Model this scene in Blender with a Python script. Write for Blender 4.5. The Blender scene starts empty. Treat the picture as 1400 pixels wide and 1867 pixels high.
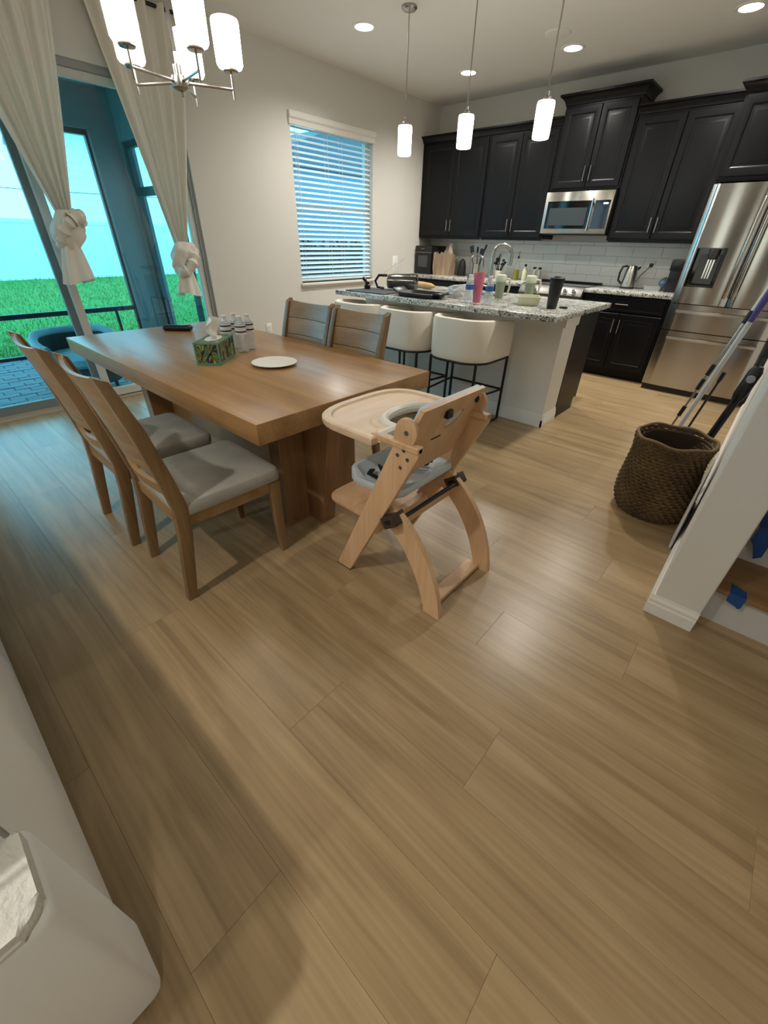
import bpy, bmesh, math, random
from mathutils import Vector, Matrix, noise
C = bpy.context.scene
COL = C.collection
random.seed(7)
PI = math.pi

# ------------------------------------------------------------------ camera, sky, exposure
cam_d = bpy.data.cameras.new('camera'); cam = bpy.data.objects.new('camera', cam_d); COL.objects.link(cam)
cam_d.sensor_fit = 'HORIZONTAL'; cam_d.sensor_width = 36.0
cam_d.lens = 744.44 / 1400.0 * 36.0
cam_d.clip_start = 0.02; cam_d.clip_end = 200
yaw, pitch, roll = math.radians(40.95), math.radians(33.70), math.radians(1.356)
F = Vector((-math.sin(yaw)*math.cos(pitch), math.cos(yaw)*math.cos(pitch), -math.sin(pitch)))
rt = Vector((math.cos(yaw), math.sin(yaw), 0)); up = rt.cross(F)
R = math.cos(roll)*rt + math.sin(roll)*up; U = -math.sin(roll)*rt + math.cos(roll)*up
mw = Matrix((R, U, -F)).transposed().to_4x4(); mw.translation = (4.472, -6.124, 1.331)
cam.matrix_world = mw
C.camera = cam

w = bpy.data.worlds.new('sky'); C.world = w; w.use_nodes = True
bgn = w.node_tree.nodes['Background']
bgn.inputs['Color'].default_value = (0.58, 0.82, 1.0, 1); bgn.inputs['Strength'].default_value = 4.6

C.view_settings.view_transform = 'Standard'; C.view_settings.look = 'None'
C.view_settings.gamma = 1; C.view_settings.use_curve_mapping = False
C.view_settings.exposure = 0.0
DOWNLIGHT_W, SHADE_GLOW, CHAND_GLOW = 40.0, 10.0, 14.0
LAMP_COL = (1.0, 0.962, 0.89)
C.cycles.max_bounces = 10; C.cycles.diffuse_bounces = 6; C.cycles.transparent_max_bounces = 16
C.cycles.sample_clamp_indirect = 6

# ------------------------------------------------------------------ helpers
def s2l(c):
    return tuple(((x/255)/12.92 if x/255 <= .04045 else ((x/255+.055)/1.055)**2.4) for x in c)

class M:
    def __init__(self): self.bm = bmesh.new()
    def box(self, x0, y0, z0, x1, y1, z1, bev=0, seg=2, rot=None, piv=None):
        x0, x1 = min(x0, x1), max(x0, x1); y0, y1 = min(y0, y1), max(y0, y1); z0, z1 = min(z0, z1), max(z0, z1)
        bm = self.bm
        v = [bm.verts.new(p) for p in ((x0,y0,z0),(x1,y0,z0),(x1,y1,z0),(x0,y1,z0),(x0,y0,z1),(x1,y0,z1),(x1,y1,z1),(x0,y1,z1))]
        fs = [bm.faces.new([v[i] for i in q]) for q in ((3,2,1,0),(4,5,6,7),(0,1,5,4),(1,2,6,5),(2,3,7,6),(3,0,4,7))]
        if bev:
            es = list({e for f in fs for e in f.edges})
            r = bmesh.ops.bevel(bm, geom=es, offset=bev, segments=seg, profile=.5, affect='EDGES', clamp_overlap=True)
            v = list({q for f in r['faces'] for q in f.verts} | {q for q in v if q.is_valid})
        if rot is not None:
            p = Vector(piv) if piv else Vector(((x0+x1)/2, (y0+y1)/2, (z0+z1)/2))
            bmesh.ops.rotate(bm, cent=p, matrix=rot, verts=v)
        return v
    def ring(self, pts): return [self.bm.verts.new(p) for p in pts]
    def bridge(self, a, b, closed=True):
        n = len(a)
        for i in range(n if closed else n-1):
            j = (i+1) % n
            try: self.bm.faces.new((a[i], a[j], b[j], b[i]))
            except ValueError: pass
    def cap(self, a, rev=False):
        try: self.bm.faces.new(a[::-1] if rev else a)
        except ValueError: pass
    def lathe(self, prof, c=(0,0,0), seg=20, ax='z', cap0=True, cap1=True, sx=1, sy=1):
        rs = []
        for r, h in prof:
            pts = []
            for i in range(seg):
                a = 2*PI*i/seg; p = (r*math.cos(a)*sx, r*math.sin(a)*sy, h)
                if ax == 'x': p = (p[2], p[0], p[1])
                if ax == 'y': p = (p[1], p[2], p[0])
                pts.append((p[0]+c[0], p[1]+c[1], p[2]+c[2]))
            rs.append(self.ring(pts))
        for a, b in zip(rs, rs[1:]): self.bridge(a, b)
        if cap0: self.cap(rs[0], True)
        if cap1: self.cap(rs[-1])
        return rs
    def tube(self, pts, r, seg=8, caps=True, flat=None):
        pts = [Vector(p) for p in pts]; n = len(pts)
        rr = r if isinstance(r, (list, tuple)) else [r]*n
        rings = []; prev = None
        for i, p in enumerate(pts):
            t = (pts[min(i+1, n-1)] - pts[max(i-1, 0)]).normalized()
            if prev is None:
                ref = Vector((0,0,1)) if abs(t.z) < .9 else Vector((1,0,0))
                a = t.cross(ref).normalized()
            else: a = (prev - t*prev.dot(t)).normalized()
            prev = a; b = t.cross(a)
            k = flat if flat else 1
            rings.append(self.ring([p + a*math.cos(2*PI*j/seg)*rr[i] + b*math.sin(2*PI*j/seg)*rr[i]*k for j in range(seg)]))
        for a, b in zip(rings, rings[1:]): self.bridge(a, b)
        if caps: self.cap(rings[0], True); self.cap(rings[-1])
    def prism(self, poly, ax, lo, hi, bev=0):
        def P(u, v, h): return {'y': (u, h, v), 'x': (h, u, v), 'z': (u, v, h)}[ax]
        a = self.ring([P(u, v, lo) for u, v in poly]); b = self.ring([P(u, v, hi) for u, v in poly])
        self.bridge(a, b); self.cap(a, True); self.cap(b)
        if bev:
            es = [e for q in (a, b) for e in {e for x in q for e in x.link_edges} if e.verts[0] in q and e.verts[1] in q]
            bmesh.ops.bevel(self.bm, geom=list(set(es)), offset=bev, segments=2, profile=.5, affect='EDGES', clamp_overlap=True)
    def sweep(self, sec, path):     # sec(i)-> list of points ; open sections lofted
        rs = [self.ring(sec(i)) for i in range(path)]
        for a, b in zip(rs, rs[1:]): self.bridge(a, b)
        self.cap(rs[0], True); self.cap(rs[-1])
    def grid(self, fn, nu, nv, thick=0):
        g = [[self.bm.verts.new(fn(i/nu, j/nv)) for j in range(nv+1)] for i in range(nu+1)]
        for i in range(nu):
            for j in range(nv): self.bm.faces.new((g[i][j], g[i+1][j], g[i+1][j+1], g[i][j+1]))
        return g

def wloc(o):
    v = Vector((0,0,0))
    while o: v += o.location; o = o.parent
    return v
def obj(name, m, mt=None, parent=None, smooth=True, recalc=True):
    bm = m.bm
    if parent is not None:
        off = wloc(parent)
        if off.length > 0: bmesh.ops.translate(bm, verts=bm.verts, vec=-off)
    if recalc: bmesh.ops.recalc_face_normals(bm, faces=bm.faces)
    me = bpy.data.meshes.new(name); bm.to_mesh(me); bm.free()
    if smooth:
        me.shade_smooth(); me.set_sharp_from_angle(angle=math.radians(32))
    if mt: me.materials.append(mt)
    o = bpy.data.objects.new(name, me); COL.objects.link(o)
    if parent is not None: o.parent = parent
    return o
def tag(o, label, cat, group=None):
    o['label'] = label; o['category'] = cat
    if group: o['group'] = group
    return o
def thing(name, label, cat, loc=(0,0,0), group=None):
    o = bpy.data.objects.new(name, None); COL.objects.link(o); o.location = loc; o.empty_display_size = .1
    return tag(o, label, cat, group)
def struct(name, m=None, mt=None, smooth=False):
    if m is None:
        o = bpy.data.objects.new(name, None); COL.objects.link(o)
    else: o = obj(name, m, mt, None, smooth)
    o['kind'] = 'structure'; return o
def dup(root, loc, rotz=0, label=None):
    def cp(o, par):
        c = o.copy(); COL.objects.link(c)
        if par is not None: c.parent = par
        for ch in list(o.children): cp(ch, c)
        return c
    r = cp(root, None); r.location = loc; r.rotation_euler = (0, 0, rotz)
    if label: r['label'] = label
    return r
def RZ(a): return Matrix.Rotation(a, 3, 'Z')
def rrect(x0, y0, x1, y1, r, n=5):
    out = []
    for cx, cy, a0 in ((x1-r, y1-r, 0), (x0+r, y1-r, PI/2), (x0+r, y0+r, PI), (x1-r, y0+r, 1.5*PI)):
        for i in range(n+1):
            a = a0 + PI/2*i/n; out.append((cx+r*math.cos(a), cy+r*math.sin(a)))
    return out

# ------------------------------------------------------------------ materials
class NT:
    def __init__(self, name):
        self.m = bpy.data.materials.new(name); self.m.use_nodes = True
        self.t = self.m.node_tree; self.n = self.t.nodes; self.b = self.n['Principled BSDF']
    def add(self, typ, **kw):
        q = self.n.new(typ)
        for k, v in kw.items():
            if k in q.inputs.keys(): q.inputs[k].default_value = v
            else: setattr(q, k, v)
        return q
    def l(self, a, b): self.t.links.new(a, b)
    def ramp(self, stops):
        r = self.n.new('ShaderNodeValToRGB'); e = r.color_ramp.elements
        while len(e) < len(stops): e.new(.5)
        for q, (p, c) in zip(e, stops): q.position = p; q.color = (*c, 1)
        return r
def mat(name, rgb, rough=.5, metal=0, bump=None, vary=0, lin=False, **kw):
    k = NT(name); c = rgb if lin else s2l(rgb)
    k.b.inputs['Base Color'].default_value = (*c, 1); k.b.inputs['Roughness'].default_value = rough
    k.b.inputs['Metallic'].default_value = metal
    for a, v in kw.items(): k.b.inputs[a.replace('_', ' ')].default_value = v
    tc = None
    if bump or vary: tc = k.add('ShaderNodeTexCoord')
    if bump:
        sc, st, di = bump
        nz = k.add('ShaderNodeTexNoise', Scale=sc, Detail=4.0); k.l(tc.outputs['Object'], nz.inputs['Vector'])
        bp = k.add('ShaderNodeBump', Strength=st, Distance=di); k.l(nz.outputs['Fac'], bp.inputs['Height']); k.l(bp.outputs['Normal'], k.b.inputs['Normal'])
    if vary:
        nz = k.add('ShaderNodeTexNoise', Scale=6.0, Detail=3.0); k.l(tc.outputs['Object'], nz.inputs['Vector'])
        r = k.ramp([(.3, tuple(x*(1-vary) for x in c)), (.7, tuple(min(1, x*(1+vary)) for x in c))])
        k.l(nz.outputs['Fac'], r.inputs['Fac']); k.l(r.outputs['Color'], k.b.inputs['Base Color'])
    return k.m
def wood(name, dark, mid, light, rough=.4, axis='x', scale=1.0, per_obj=.0, bump=.05, spec=.5, ringy=.5):
    k = NT(name)
    tc = k.add('ShaderNodeTexCoord'); oi = k.add('ShaderNodeObjectInfo')
    off = k.add('ShaderNodeVectorMath', operation='SCALE'); off.inputs[0].default_value = (37, 19, 11); k.l(oi.outputs['Random'], off.inputs['Scale'])
    ad = k.add('ShaderNodeVectorMath', operation='ADD'); k.l(tc.outputs['Object'], ad.inputs[0]); k.l(off.outputs[0], ad.inputs[1])
    st = {'x': (1, 9, 9), 'y': (9, 1, 9), 'z': (9, 9, 1)}[axis]
    mp = k.add('ShaderNodeMapping'); mp.inputs['Scale'].default_value = tuple(x*scale for x in st); k.l(ad.outputs[0], mp.inputs['Vector'])
    n1 = k.add('ShaderNodeTexNoise', Scale=1.0, Detail=5.0, Distortion=ringy); k.l(mp.outputs[0], n1.inputs['Vector'])
    mp2 = k.add('ShaderNodeMapping'); mp2.inputs['Scale'].default_value = tuple(x*scale*(1.2 if x == 1 else 9) for x in st); k.l(ad.outputs[0], mp2.inputs['Vector'])
    n2 = k.add('ShaderNodeTexNoise', Scale=1.0, Detail=3.0); k.l(mp2.outputs[0], n2.inputs['Vector'])
    mx = k.add('ShaderNodeMath', operation='MULTIPLY_ADD'); mx.inputs[1].default_value = .35; k.l(n2.outputs['Fac'], mx.inputs[0])
    m2 = k.add('ShaderNodeMath', operation='MULTIPLY'); m2.inputs[1].default_value = .65; k.l(n1.outputs['Fac'], m2.inputs[0]); k.l(m2.outputs[0], mx.inputs[2])
    r = k.ramp([(.32, s2l(dark)), (.5, s2l(mid)), (.68, s2l(light))]); k.l(mx.outputs[0], r.inputs['Fac'])
    out = r.outputs['Color']
    if per_obj:
        hv = k.add('ShaderNodeHueSaturation'); k.l(out, hv.inputs['Color'])
        mr = k.add('ShaderNodeMapRange'); mr.inputs['To Min'].default_value = 1-per_obj; mr.inputs['To Max'].default_value = 1+per_obj
        k.l(oi.outputs['Random'], mr.inputs['Value']); k.l(mr.outputs[0], hv.inputs['Value']); out = hv.outputs['Color']
    k.l(out, k.b.inputs['Base Color'])
    k.b.inputs['Roughness'].default_value = rough; k.b.inputs['Specular IOR Level'].default_value = spec
    if bump:
        bp = k.add('ShaderNodeBump', Strength=bump, Distance=.002); k.l(n2.outputs['Fac'], bp.inputs['Height']); k.l(bp.outputs['Normal'], k.b.inputs['Normal'])
    return k.m
def glass(name, tint, gloss=.06, rough=.02):
    k = NT(name); k.n.remove(k.b)
    tr = k.add('ShaderNodeBsdfTransparent'); tr.inputs['Color'].default_value = (*tint, 1)
    gl = k.add('ShaderNodeBsdfGlossy', Roughness=rough)
    fr = k.add('ShaderNodeLayerWeight', Blend=.25)
    mm = k.add('ShaderNodeMath', operation='MULTIPLY_ADD'); mm.inputs[1].default_value = .35; mm.inputs[2].default_value = gloss; k.l(fr.outputs['Fresnel'], mm.inputs[0])
    mx = k.add('ShaderNodeMixShader'); k.l(mm.outputs[0], mx.inputs[0]); k.l(tr.outputs[0], mx.inputs[1]); k.l(gl.outputs[0], mx.inputs[2])
    k.l(mx.outputs[0], k.n['Material Output'].inputs['Surface']); return k.m
def emit(name, col, st):
    k = NT(name); k.b.inputs['Base Color'].default_value = (.9,.9,.9,1)
    k.b.inputs['Emission Color'].default_value = (*col, 1); k.b.inputs['Emission Strength'].default_value = st; return k.m
def brushed(name, rgb, rough=.22, axis='z'):
    k = NT(name); k.b.inputs['Base Color'].default_value = (*s2l(rgb), 1); k.b.inputs['Metallic'].default_value = 1
    tc = k.add('ShaderNodeTexCoord'); mp = k.add('ShaderNodeMapping')
    mp.inputs['Scale'].default_value = {'z': (60, 60, .6), 'x': (.6, 60, 60)}[axis]; k.l(tc.outputs['Object'], mp.inputs['Vector'])
    nz = k.add('ShaderNodeTexNoise', Scale=3.0, Detail=3.0); k.l(mp.outputs[0], nz.inputs['Vector'])
    mr = k.add('ShaderNodeMapRange'); mr.inputs['To Min'].default_value = rough*.93; mr.inputs['To Max'].default_value = rough*1.08
    k.l(nz.outputs['Fac'], mr.inputs['Value']); k.l(mr.outputs[0], k.b.inputs['Roughness'])
    k.b.inputs['Anisotropic'].default_value = .9; k.b.inputs['Anisotropic Rotation'].default_value = .25
    tg = k.add('ShaderNodeTangent', direction_type='RADIAL', axis='Z'); k.l(tg.outputs[0], k.b.inputs['Tangent'])
    return k.m
def granite(name):
    k = NT(name); tc = k.add('ShaderNodeTexCoord')
    v = k.add('ShaderNodeTexVoronoi', Scale=150.0); k.l(tc.outputs['Object'], v.inputs['Vector'])
    n = k.add('ShaderNodeTexNoise', Scale=14.0, Detail=6.0, Roughness=.65); k.l(tc.outputs['Object'], n.inputs['Vector'])
    n2 = k.add('ShaderNodeTexNoise', Scale=90.0, Detail=3.0); k.l(tc.outputs['Object'], n2.inputs['Vector'])
    sp = k.add('ShaderNodeSeparateColor'); k.l(v.outputs['Color'], sp.inputs[0])
    a = k.add('ShaderNodeMath', operation='MULTIPLY_ADD'); a.inputs[1].default_value = .32; k.l(sp.outputs[0], a.inputs[0])
    b = k.add('ShaderNodeMath', operation='MULTIPLY_ADD'); b.inputs[1].default_value = .35; k.l(n2.outputs['Fac'], b.inputs[0])
    c = k.add('ShaderNodeMath', operation='MULTIPLY'); c.inputs[1].default_value = .55; k.l(n.outputs['Fac'], c.inputs[0])
    k.l(c.outputs[0], b.inputs[2]); k.l(b.outputs[0], a.inputs[2])
    r = k.ramp([(.44, s2l((28,28,27))), (.51, s2l((96,96,90))), (.57, s2l((166,166,158))), (.72, s2l((206,205,198)))]); k.l(a.outputs[0], r.inputs['Fac'])
    k.l(r.outputs['Color'], k.b.inputs['Base Color']); k.b.inputs['Roughness'].default_value = .18
    return k.m

m_wall = mat('wall_paint', (208,205,198), .85, bump=(140, .08, .002))
m_ceil = mat('ceiling_paint', (224,222,217), .9, bump=(90, .12, .003))
m_trim = mat('white_trim_paint', (222,219,212), .4)
m_plank = wood('floor_plank_wood', (134,111,80), (157,132,97), (172,148,112), .30, 'x', 1.0, per_obj=.06, bump=.03, spec=.45, ringy=1.6)
m_sub = mat('subfloor', (90,70,50), .9)
m_table = wood('table_wood', (138,102,62), (157,119,75), (174,136,90), .32, 'x', 1.2, bump=.02, spec=.5)
m_table_z = wood('table_base_wood', (120,88,60), (138,102,70), (154,116,82), .35, 'z', 1.2, bump=.03)
m_chair = wood('chair_wood', (108,82,54), (128,100,68), (146,117,80), .36, 'z', 1.5, bump=.03)
m_chair_x = wood('chair_slat_wood', (124,95,62), (146,115,77), (164,131,90), .34, 'x', 1.5, bump=.03)
m_birch = wood('beech_ply', (198,158,118), (211,172,132), (222,185,147), .38, 'z', 1.4, bump=.02)
m_birch_t = wood('pale_tray_wood', (214,184,152), (224,196,166), (232,206,178), .4, 'y', 1.4, bump=.02)
m_seat = mat('grey_seat_fabric', (160,156,146), .95, bump=(420, .5, .002), vary=.12)
m_black = mat('black_cabinet_paint', (11,11,12), .36, Specular_IOR_Level=.25)
m_blk = mat('black_plastic', (16,16,17), .35)
m_blkm = mat('black_metal', (18,18,18), .4, .3)
m_rubber = mat('black_rubber', (12,12,12), .8)
m_glossblk = mat('black_glass', (8,8,9), .06)
m_steel = brushed('brushed_steel', (186,183,178), .15, 'x')
m_steelx = brushed('brushed_steel_level', (188,184,176), .25, 'x')
m_chrome = mat('chrome', (205,205,203), .12, 1)
m_nickel = mat('brushed_nickel', (170,168,164), .25, 1)
m_granite = granite('speckled_granite')
m_white = mat('white_plastic', (228,228,224), .4)
m_stool = mat('cream_boucle', (232,225,212), .9, bump=(260, .3, .002))
m_sofa = mat('white_sofa_fabric', (236,235,230), .9, bump=(300, .25, .002))
m_sofat = mat('white_textured_fabric', (214,211,202), .95, bump=(110, .6, .006))
k = NT('cream_curtain_cloth'); k.n.remove(k.b); d_ = k.add('ShaderNodeBsdfDiffuse'); d_.inputs['Color'].default_value = (*s2l((226,222,212)), 1)
t_ = k.add('ShaderNodeBsdfTranslucent'); t_.inputs['Color'].default_value = (*s2l((224,218,204)), 1); x_ = k.add('ShaderNodeMixShader'); x_.inputs[0].default_value = .08
k.l(d_.outputs[0], x_.inputs[1]); k.l(t_.outputs[0], x_.inputs[2]); k.l(x_.outputs[0], k.n['Material Output'].inputs['Surface']); m_curtain = k.m
m_tile = mat('white_glazed_tile', (222,222,217), .22)
m_grout = mat('grout', (190,188,182), .9)
k = NT('white_blind_slat'); k.n.remove(k.b); d_ = k.add('ShaderNodeBsdfDiffuse'); d_.inputs['Color'].default_value = (.88,.89,.90,1)
t_ = k.add('ShaderNodeBsdfTranslucent'); t_.inputs['Color'].default_value = (.88,.89,.90,1); x_ = k.add('ShaderNodeMixShader'); x_.inputs[0].default_value = .5
k.l(d_.outputs[0], x_.inputs[1]); k.l(t_.outputs[0], x_.inputs[2]); k.l(x_.outputs[0], k.n['Material Output'].inputs['Surface']); m_slat = k.m
m_door_glass = glass('tinted_door_glass', (.52,.895,.96), .05)
m_win = glass('window_glass', (.55,.88,.95), .04)
m_clear = glass('clear_glass', (.93,.97,.98), .04)
m_bottle = glass('clear_bottle_plastic', (.93,.95,.96), .14, .08)
k = m_bottle.node_tree; mx_ = [n_ for n_ in k.nodes if n_.type == 'MIX_SHADER'][0]; o_ = [n_ for n_ in k.nodes if n_.type == 'OUTPUT_MATERIAL'][0]
d_ = k.nodes.new('ShaderNodeBsdfDiffuse'); d_.inputs[0].default_value = (.9,.92,.94,1); m2_ = k.nodes.new('ShaderNodeMixShader'); m2_.inputs[0].default_value = .22
k.links.new(mx_.outputs[0], m2_.inputs[1]); k.links.new(d_.outputs[0], m2_.inputs[2]); k.links.new(m2_.outputs[0], o_.inputs['Surface'])
m_smoke = glass('smoky_plastic', (.42,.42,.43), .14, .08)
m_oil = glass('olive_oil', (.55,.50,.03), .05)
m_shade = emit('opal_shade_glow', (1.0,.93,.80), SHADE_GLOW)
m_shade2 = emit('opal_chandelier_glow', (1.0,.94,.84), CHAND_GLOW)
m_lens = emit('downlight_lens_glow', (1.0,.93,.78), 14.0)
m_tape = mat('blue_tape', (22,70,132), .6, bump=(200,.2,.001))
m_tread = wood('stair_tread_wood', (126,92,58), (142,106,68), (156,120,80), .5, 'x', 1.2, bump=.02)
m_pale_blue = mat('pale_blue_silicone', (196,206,212), .45)
m_pink = mat('pink_tumbler', (206,112,132), .35)
m_sage = mat('sage_cup', (136,146,120), .5)
m_sage_l = mat('sage_lid', (186,192,170), .5)
m_paper = mat('brown_paper', (150,128,104), .85, vary=.15)
m_purple = mat('purple_plastic', (74,58,128), .4)
m_bluep = mat('slate_blue_plastic', (110,124,170), .5)

# ------------------------------------------------------------------ room shell
H = 2.825
XR, YB = 6.6, -11.0        # far side of the house, out of frame
fl = M(); fl.box(0, YB, -.15, XR, 0, -.012); fl.box(-.15, -6.17, -.15, 0, -3.73, -.012)
floor = struct('floor', fl, m_sub)
# planks laid along x
PW = .235
def plank_mesh(L):
    m = M(); m.box(.0002, .0002, -.012, L-.0002, PW-.0002, 0, .0005, 1)
    bm = m.bm; me = bpy.data.meshes.new('floor_plank'); bmesh.ops.recalc_face_normals(bm, faces=bm.faces); bm.to_mesh(me); bm.free(); me.materials.append(m_plank); return me
pm = {}
y = -5.31 - PW*15
row = 0
while y < -.01:
    offs = [0, .62, 1.1, .35, .86][row % 5]; x = 0.0; first = True
    while x < XR-.01:
        L = 1.52
        if first: L = .4 + offs; first = False
        L = round(min(L, XR-x), 3)
        wy = min(PW, -y)
        if L not in pm: pm[L] = plank_mesh(L)
        p = bpy.data.objects.new('floor_plank', pm[L]); COL.objects.link(p); p.parent = floor; p.location = (x, y, 0)
        if wy < PW-.001: p.scale = (1, wy/PW, 1)
        x += L
    y += PW; row += 1
back_floor = M(); back_floor.box(0, YB, -.012, XR, -5.31-PW*15-.001, 0); obj('rear_floor', back_floor, m_plank, floor, False)

cl = M(); cl.box(-.15, YB-.15, H, XR+.15, .15, H+.15); struct('ceiling', cl, m_ceil)
# left wall with the sliding door and the window
DY0, DY1, DZ = -6.17, -3.73, 2.36
WY0, WY1, WZ0, WZ1 = -2.57, -1.335, .875, 2.36
wl = M()
wl.box(-.15, YB, 0, 0, -10.0, H); wl.box(-.15, -10.0, 0, 0, -7.2, .35); wl.box(-.15, -10.0, 2.3, 0, -7.2, H); wl.box(-.15, -7.2, 0, 0, DY0, H); wl.box(-.15, DY0, DZ, 0, DY1, H); wl.box(-.15, DY1, 0, 0, WY0, H)  # leaves a hole for the added daylight window
wl.box(-.15, WY0, 0, 0, WY1, WZ0); wl.box(-.15, WY0, WZ1, 0, WY1, H); wl.box(-.15, WY1, 0, 0, 0, H)
struct('wall_left', wl, m_wall)
wb = M(); wb.box(-.15, 0, 0, XR+.15, .15, H); wall_back = struct('wall_back', wb, m_wall)
wr = M(); wr.box(XR, YB, 0, XR+.15, 0, H); struct('wall_right', wr, m_wall)
wf = M()
for a0, a1, z0 in ((-.15,1.95,0),(2.65,2.85,0),(3.75,3.86,0),(4.08,XR+.15,0)): wf.box(a0, YB-.15, z0, a1, YB, H)
wf.box(1.95, YB-.15, 0, 2.65, YB, .3); wf.box(1.95, YB-.15, 2.45, 2.65, YB, H); wf.box(2.85, YB-.15, 2.1, 3.75, YB, H); wf.box(3.86, YB-.15, 0, 4.08, YB, .2); wf.box(3.86, YB-.15, 2.1, 4.08, YB, H)  # holes for the added door and windows
dr = struct('door_added_dark'); q = M(); q.box(2.85, YB-.1, 0, 3.75, YB-.05, 2.1)  # unseen dark door, added as a dark band for the fridge to reflect
for px in (2.95, 3.35):
    for pz in (.2, 1.15): q.box(px, YB-.05, pz, px+.3, YB-.04, pz+.75, .008, 1)
obj('door_leaf', q, mat('dark_added_door', (48,34,26), .4), dr); q = M(); q.lathe([(.0,0),(.012,.0),(.012,.04),(.028,.045),(.028,.07),(0,.075)], (3.66,YB-.05,1.0), 14, 'y'); obj('door_knob', q, m_nickel, dr)
w3 = struct('window_added_reflection'); q = M()  # unseen window and sidelight, added as bright stripes for the fridge to reflect
for vx in (1.95, 2.11, 2.285, 2.46, 2.62): q.box(vx, YB-.1, .3, vx+.03, YB-.05, 2.45)
q.box(1.95, YB-.1, .3, 2.65, YB-.05, .34); q.box(1.95, YB-.1, 2.41, 2.65, YB-.05, 2.45); q.box(3.86, YB-.1, .2, 3.89, YB-.05, 2.1); q.box(4.05, YB-.1, .2, 4.08, YB-.05, 2.1); obj('window_frame', q, m_trim, w3)
m_warm_tint = glass('warm_reflection_glass', (.92,.80,.68), .04)  # tint added to turn the reflected daylight streaks warm white
q = M(); q.box(1.98, YB-.078, .34, 2.62, YB-.072, 2.41); obj('window_pane', q, m_warm_tint, w3, False); q = M(); q.box(3.89, YB-.078, .2, 4.05, YB-.072, 2.1); obj('window_pane', q, m_warm_tint, w3, False)
struct('wall_front', wf, m_wall)
# wall end beside the stairs
ws = M(); ws.box(4.52, -4.4, 0, 4.685, -.95, H, .004, 1); wall_stair = struct('wall_stair', ws, m_wall)
def base_prof(h=.095, t=.014):
    return [(0,0),(t,0),(t,h*.55),(t*.75,h*.62),(t*.75,h*.78),(t*.35,h*.9),(t*.25,h),(0,h)]
def baseboard(name, p0, p1, nrm, h=.095, t=.014):
    m = M(); p0, p1, nrm = Vector(p0), Vector(p1), Vector(nrm)
    a = m.ring([p0 + nrm*u + Vector((0,0,v)) for u, v in base_prof(h, t)]); b = m.ring([p1 + nrm*u + Vector((0,0,v)) for u, v in base_prof(h, t)])
    m.bridge(a, b); m.cap(a, True); m.cap(b); return m
b1 = baseboard('', (0,DY1+.01,0), (0,0,0), (1,0,0)); struct('baseboard_left', b1, m_trim)
b2 = baseboard('', (4.506,-4.4,0), (4.685,-4.4,0), (0,-1,0))
m = baseboard('', (4.52,-4.4,0), (4.52,-.95,0), (-1,0,0))
struct('baseboard_stair', b2, m_trim); struct('baseboard_right', m, m_trim)
b3 = baseboard('', (0,YB,0), (0,DY0-.01,0), (1,0,0)); struct('baseboard_front', b3, m_trim)

# backsplash tiles
TW, TH = .3048, .1016
tm = {}
def tile_mesh(L, h):
    q = M(); q.box(.0012, -.008, .0012, L-.0012, 0, h-.0012, .0016, 1)
    bm = q.bm; me = bpy.data.meshes.new('tile'); bmesh.ops.recalc_face_normals(bm, faces=bm.faces); bm.to_mesh(me); bm.free(); me.materials.append(m_tile); return me
for r in range(5):
    z = .914 + r*TH; h = round(min(TH, 1.358-z), 4)
    if h < .02: continue
    x = 0.0; first = True
    while x < 3.57:
        L = TW/2 if (first and r % 2) else TW
        first = False; L = round(min(L, 3.575-x), 4)
        if (L, h) not in tm: tm[(L, h)] = tile_mesh(L, h)
        o = bpy.data.objects.new('tile', tm[(L, h)]); COL.objects.link(o); o.parent = wall_back; o.location = (x, -.001, z)
        o.rotation_euler = (random.uniform(-.004, .004), 0, random.uniform(-.003, .003))
        x += L
g = M(); g.box(0, -.003, .914, 3.575, -.0005, 1.358); obj('grout_bed', g, m_grout, wall_back, False)

# ------------------------------------------------------------------ sliding door
door = struct('door_1')
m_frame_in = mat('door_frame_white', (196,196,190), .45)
m_frame_out = mat('door_frame_white_in_shade', (112,126,128), .45)  # frame is white too; its backlit shade is put into this colour
m_jamb = mat('door_jamb_grey', (150,150,148), .5)
j = M(); j.box(-.15, DY1-.035, 0, -.02, DY1, DZ); j.box(-.15, DY0, DZ-.045, -.02, DY1, DZ); j.box(-.15, DY0, 0, -.02, DY0+.035, DZ); obj('jamb', j, m_jamb, door)
j = M(); j.box(-.15, DY0, -.012, 0, DY1, .018, .004, 1); j.box(-.085, DY0, .018, -.075, DY1, .03); obj('threshold', j, mat('sill_metal', (168,156,136), .45, .2), door)
def panel(name, x0, x1, y0, y1, mt):
    m = M(); z0, z1, s = .025, DZ-.045, .06
    m.box(x0, y0, z0, x1, y0+s, z1, .004, 1); m.box(x0, y1-s, z0, x1, y1, z1, .004, 1)
    m.box(x0, y0+s, z0, x1, y1-s, z0+.075, .004, 1); m.box(x0, y0+s, z1-.055, x1, y1-s, z1, .004, 1)
    f = obj(name, m, mt, door)
    q = M(); xc = (x0+x1)/2; q.box(xc-.003, y0+s-.005, z0+.07, xc+.003, y1-s+.005, z1-.05); obj('glass_pane', q, m_door_glass, f, False)
    return f
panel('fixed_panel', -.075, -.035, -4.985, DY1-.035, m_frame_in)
panel('sliding_panel', -.13, -.09, DY0+.035, -4.975, m_frame_out)

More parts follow.
